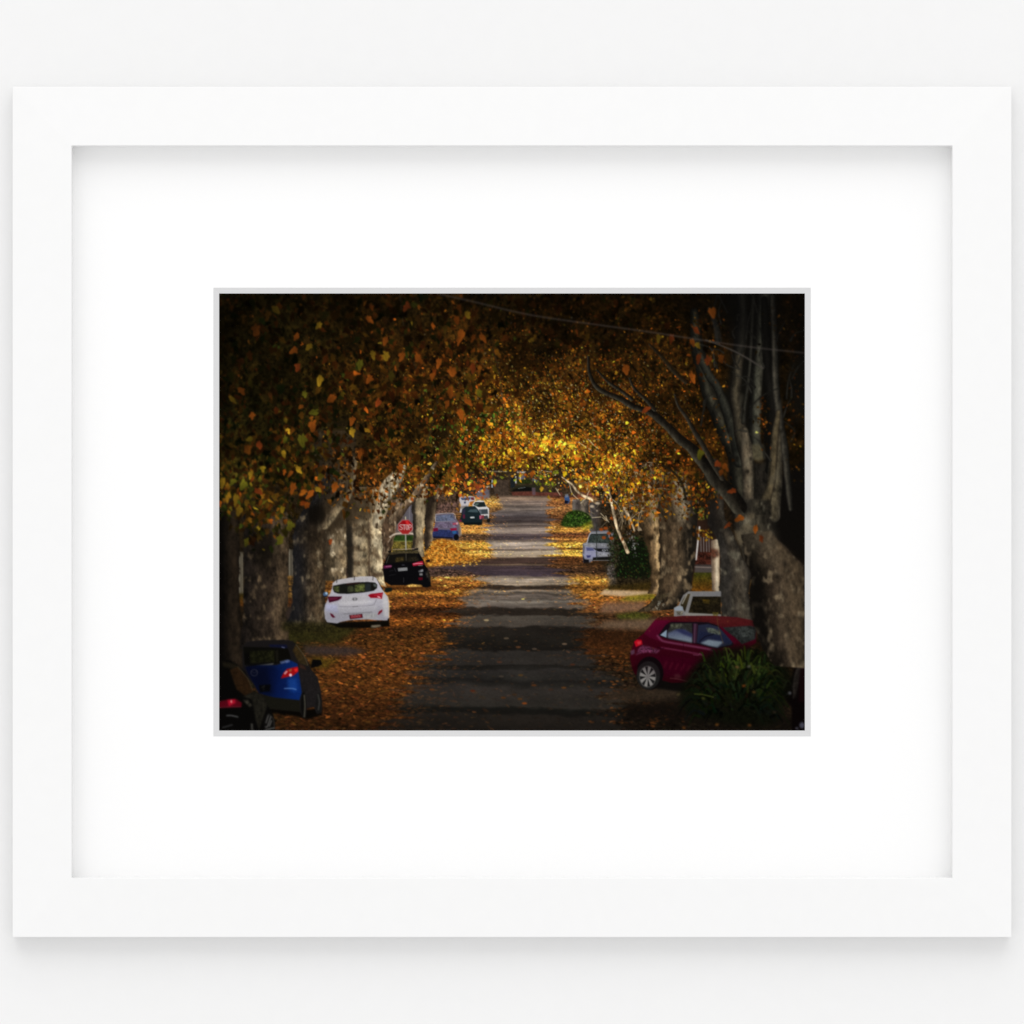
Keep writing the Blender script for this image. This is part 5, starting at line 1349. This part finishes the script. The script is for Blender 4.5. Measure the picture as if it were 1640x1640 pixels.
NEAR = [(511,520,9,.6,Y_,.62),(475,538,9,.5,O,.6),(472,560,9,.9,O,.55),(477,586,9,.2,Rr,.72),(496,554,8,.7,Y_,.55),(512,607,11,.1,Y_,.75),(488,629,7,.0,OL,.8),(532,637,10,.9,O,.62),
 (404,664,8,.1,O,.72),(500,680,11,.1,O,.75),(504,660,9,1.2,OL,.75),(590,510,10,-.7,O,.66),(617,544,9,.2,O,.62),(618,568,10,-.2,Y_,.72),(597,566,9,-.3,Y_,.55),(576,581,11,.1,OL,.72),
 (592,605,9,.4,O,.68),(564,690,10,-.1,Y_,.85),(564,672,10,.3,O,.68),(606,643,9,.3,Rr,.9),(644,569,10,.4,O,.66),(652,489,10,.6,Rr,.6),(441,495,10,-.6,Y_,.34),(410,526,12,.2,O,.34),
 (385,624,9,-.8,O,.5),(371,638,10,-.6,Y_,.5),(738,534,12,.2,O,.72),(734,544,9,.1,O,.62),(771,539,11,-.6,O,.6),(748,502,8,-.5,Y_,.56),(669,572,11,-.6,O,.68),(703,579,10,.2,O,.74),
 (724,593,11,-.1,O,.7),(692,601,8,.3,O,.7),(721,625,12,.05,O,.62),(748,641,11,-.8,O,.72),(736,660,10,-.4,O,.82),(757,587,10,.1,Rr,.72),(716,645,9,.2,O,.62),(690,671,6,.3,Y_,.86),
 (767,628,8,-.3,OL,.8),(1139,498,11,-.3,O,.56),(1113,528,9,-.7,Rr,.7),(1108,547,9,-.3,O,.58),(1116,552,7,-.6,Y_,.6),(1118,573,10,.2,Rr,.6),(1134,575,9,.2,Rr,.66),(1153,573,9,-.4,O,.46),
 (1108,602,12,-.3,O,.72),(1002,589,11,-.2,O,.62),(1036,655,10,1.0,Rr,.9),(1040,672,6,-.3,O,.7),(1075,540,9,.2,Rr,.62),(1054,540,9,.2,Y_,.46),(357,770,11,.1,Y_,.75),(374,770,9,.9,OL,.95),
 (402,758,9,.2,Y_,.82),(391,774,11,.5,OL,1.05),(477,750,9,-.6,Y_,.9),(466,757,8,.6,O,.75),(470,778,11,.2,O,.72),(498,789,11,.7,O,.9),(508,783,8,-1.0,Y_,.8),(537,778,10,.3,O,.75),
 (412,785,10,-1.0,Rr,.8),(378,797,12,.1,Y_,.72),(383,815,11,.2,Y_,.66),(454,725,8,-.2,Y_,.86),(576,725,10,.1,O,.62),(641,747,10,-.1,O,.78),(415,711,9,-.3,Rr,.8),(484,702,13,-.1,OL,.78),
 (457,702,8,.2,OL,.85),(529,866,6,.3,Rr,1.0),(465,840,10,.1,OL,.85),(449,862,10,.3,OL,.85),(395,866,9,.2,OL,.7),(1185,829,9,1.2,O,.74),(1209,845,9,.1,O,.74),(1173,786,9,1.4,Rr,.78),
 (1166,840,8,.9,Rr,.7),(1218,861,8,-.2,Rr,.62),(1121,725,10,.2,OL,.75),(1148,742,8,-.8,Rr,.8),(1160,746,9,-.3,O,.6),(1155,755,7,.4,O,.5),(867,782,5,.1,Y_,1.05),(878,795,4.5,-.3,Y_,.8),
 (830,735,6,.2,O,.8),(852,758,7,.2,O,.78),(871,746,4,.3,Y_,1.2),(904,757,5.5,.15,(240,200,30),1.),(917,740,5,.1,(240,200,30),1.),(792,770,5,.2,(190,190,40),.95),(788,757,4,.3,(210,180,50),1.)]
A = np.array([(a, b, c, d, e[0] * f_, e[1] * f_, e[2] * f_) for a, b, c, d, e, f_ in NEAR], float)
K, m, sh = leaf_masks(len(A), A[:, 2] * 1.15, g2, g2.uniform(.55, .95, len(A)), np.pi / 2 + A[:, 3], 2.0)
stamp(A[:, 0], A[:, 1], K, m, sh, (A[:, 4:] / 255 * .92).astype(np.float32), .95, M_FOL)
# overhead cable
line([(700,470.5),(760,484),(850,505),(960,521),(1040,532),(1110,543),(1200,556),(1292,566)], 2.8, (84,75,70), .5, idn=M_WIRE, soft=.7, w2=2.4)

# ---- lens and print: a touch of softness, darkened corners of the exposure, fine grain ----
s1, s2 = gauss(IMG, .42), gauss(IMG, .95)
wn = np.clip(np.maximum(np.abs(XX - 830) / 470, np.abs(YY - 850) / 380), 0, 1)[..., None] ** 1.5
IMG[:] = (s1 * (1 - wn) + s2 * wn)
IMG[:] = IMG * (1 - .17 * wn ** 1.5)
grain = np.random.default_rng(5).normal(0, 1, (PH, PW, 1)).astype(np.float32)
grain = .3 * grain + .8 * gauss(grain, .8)
IMG[:] = np.clip(IMG * (1 + .03 * grain) + .002 * grain, 0.006, 1)

# ================================================================ the print: one flat piece of pigment per motif
def to_linear(c):
    return np.where(c <= .04045, c / 12.92, ((c + .055) / 1.055) ** 2.4)

ink = bpy.data.materials.new('print_pigment')
ink.use_nodes = True
nb = ink.node_tree.nodes['Principled BSDF']
nb.inputs['Roughness'].default_value = .8
nb.inputs['Specular IOR Level'].default_value = 0
na = ink.node_tree.nodes.new('ShaderNodeAttribute')
na.attribute_name = 'pigment'
ink.node_tree.links.new(na.outputs['Color'], nb.inputs['Base Color'])

lin = to_linear(IMG.astype(np.float64)) * PIGMENT
yk = PRINT_Y - .00012
a0, b0 = at(PX0, PY0, yk), at(PX0 + PW, PY0 + PH, yk)
GX = np.linspace(a0[0], b0[0], PW)
GZ = np.linspace(a0[2], b0[2], PH)
cell = IDS[:-1, :-1]
for k, (name, label, group) in enumerate(MOTIFS):
    ys, xs = np.nonzero(cell == k)
    if len(ys) == 0:
        continue
    quads = np.stack([ys * PW + xs, (ys + 1) * PW + xs, (ys + 1) * PW + xs + 1, ys * PW + xs + 1], 1)
    uniq, inv = np.unique(quads, return_inverse=True)
    inv = inv.reshape(-1).astype(np.int32)
    vy, vx = uniq // PW, uniq % PW
    co = np.empty((len(uniq), 3), np.float32)
    co[:, 0], co[:, 1], co[:, 2] = GX[vx], yk, GZ[vy]
    me = bpy.data.meshes.new(name)
    me.vertices.add(len(uniq))
    me.vertices.foreach_set('co', co.ravel())
    me.loops.add(len(inv))
    me.loops.foreach_set('vertex_index', inv)
    me.polygons.add(len(quads))
    me.polygons.foreach_set('loop_start', np.arange(0, len(inv), 4, dtype=np.int32))
    at_ = me.color_attributes.new('pigment', 'FLOAT_COLOR', 'POINT')
    rgba = np.ones((len(uniq), 4), np.float32)
    rgba[:, :3] = lin[vy, vx]
    at_.data.foreach_set('color', rgba.ravel())
    me.materials.append(ink)
    me.update(calc_edges=True)
    o = bpy.data.objects.new(name, me)
    COL.objects.link(o)
    o.parent = pr
    o['label'] = label
    if group:
        o['group'] = group
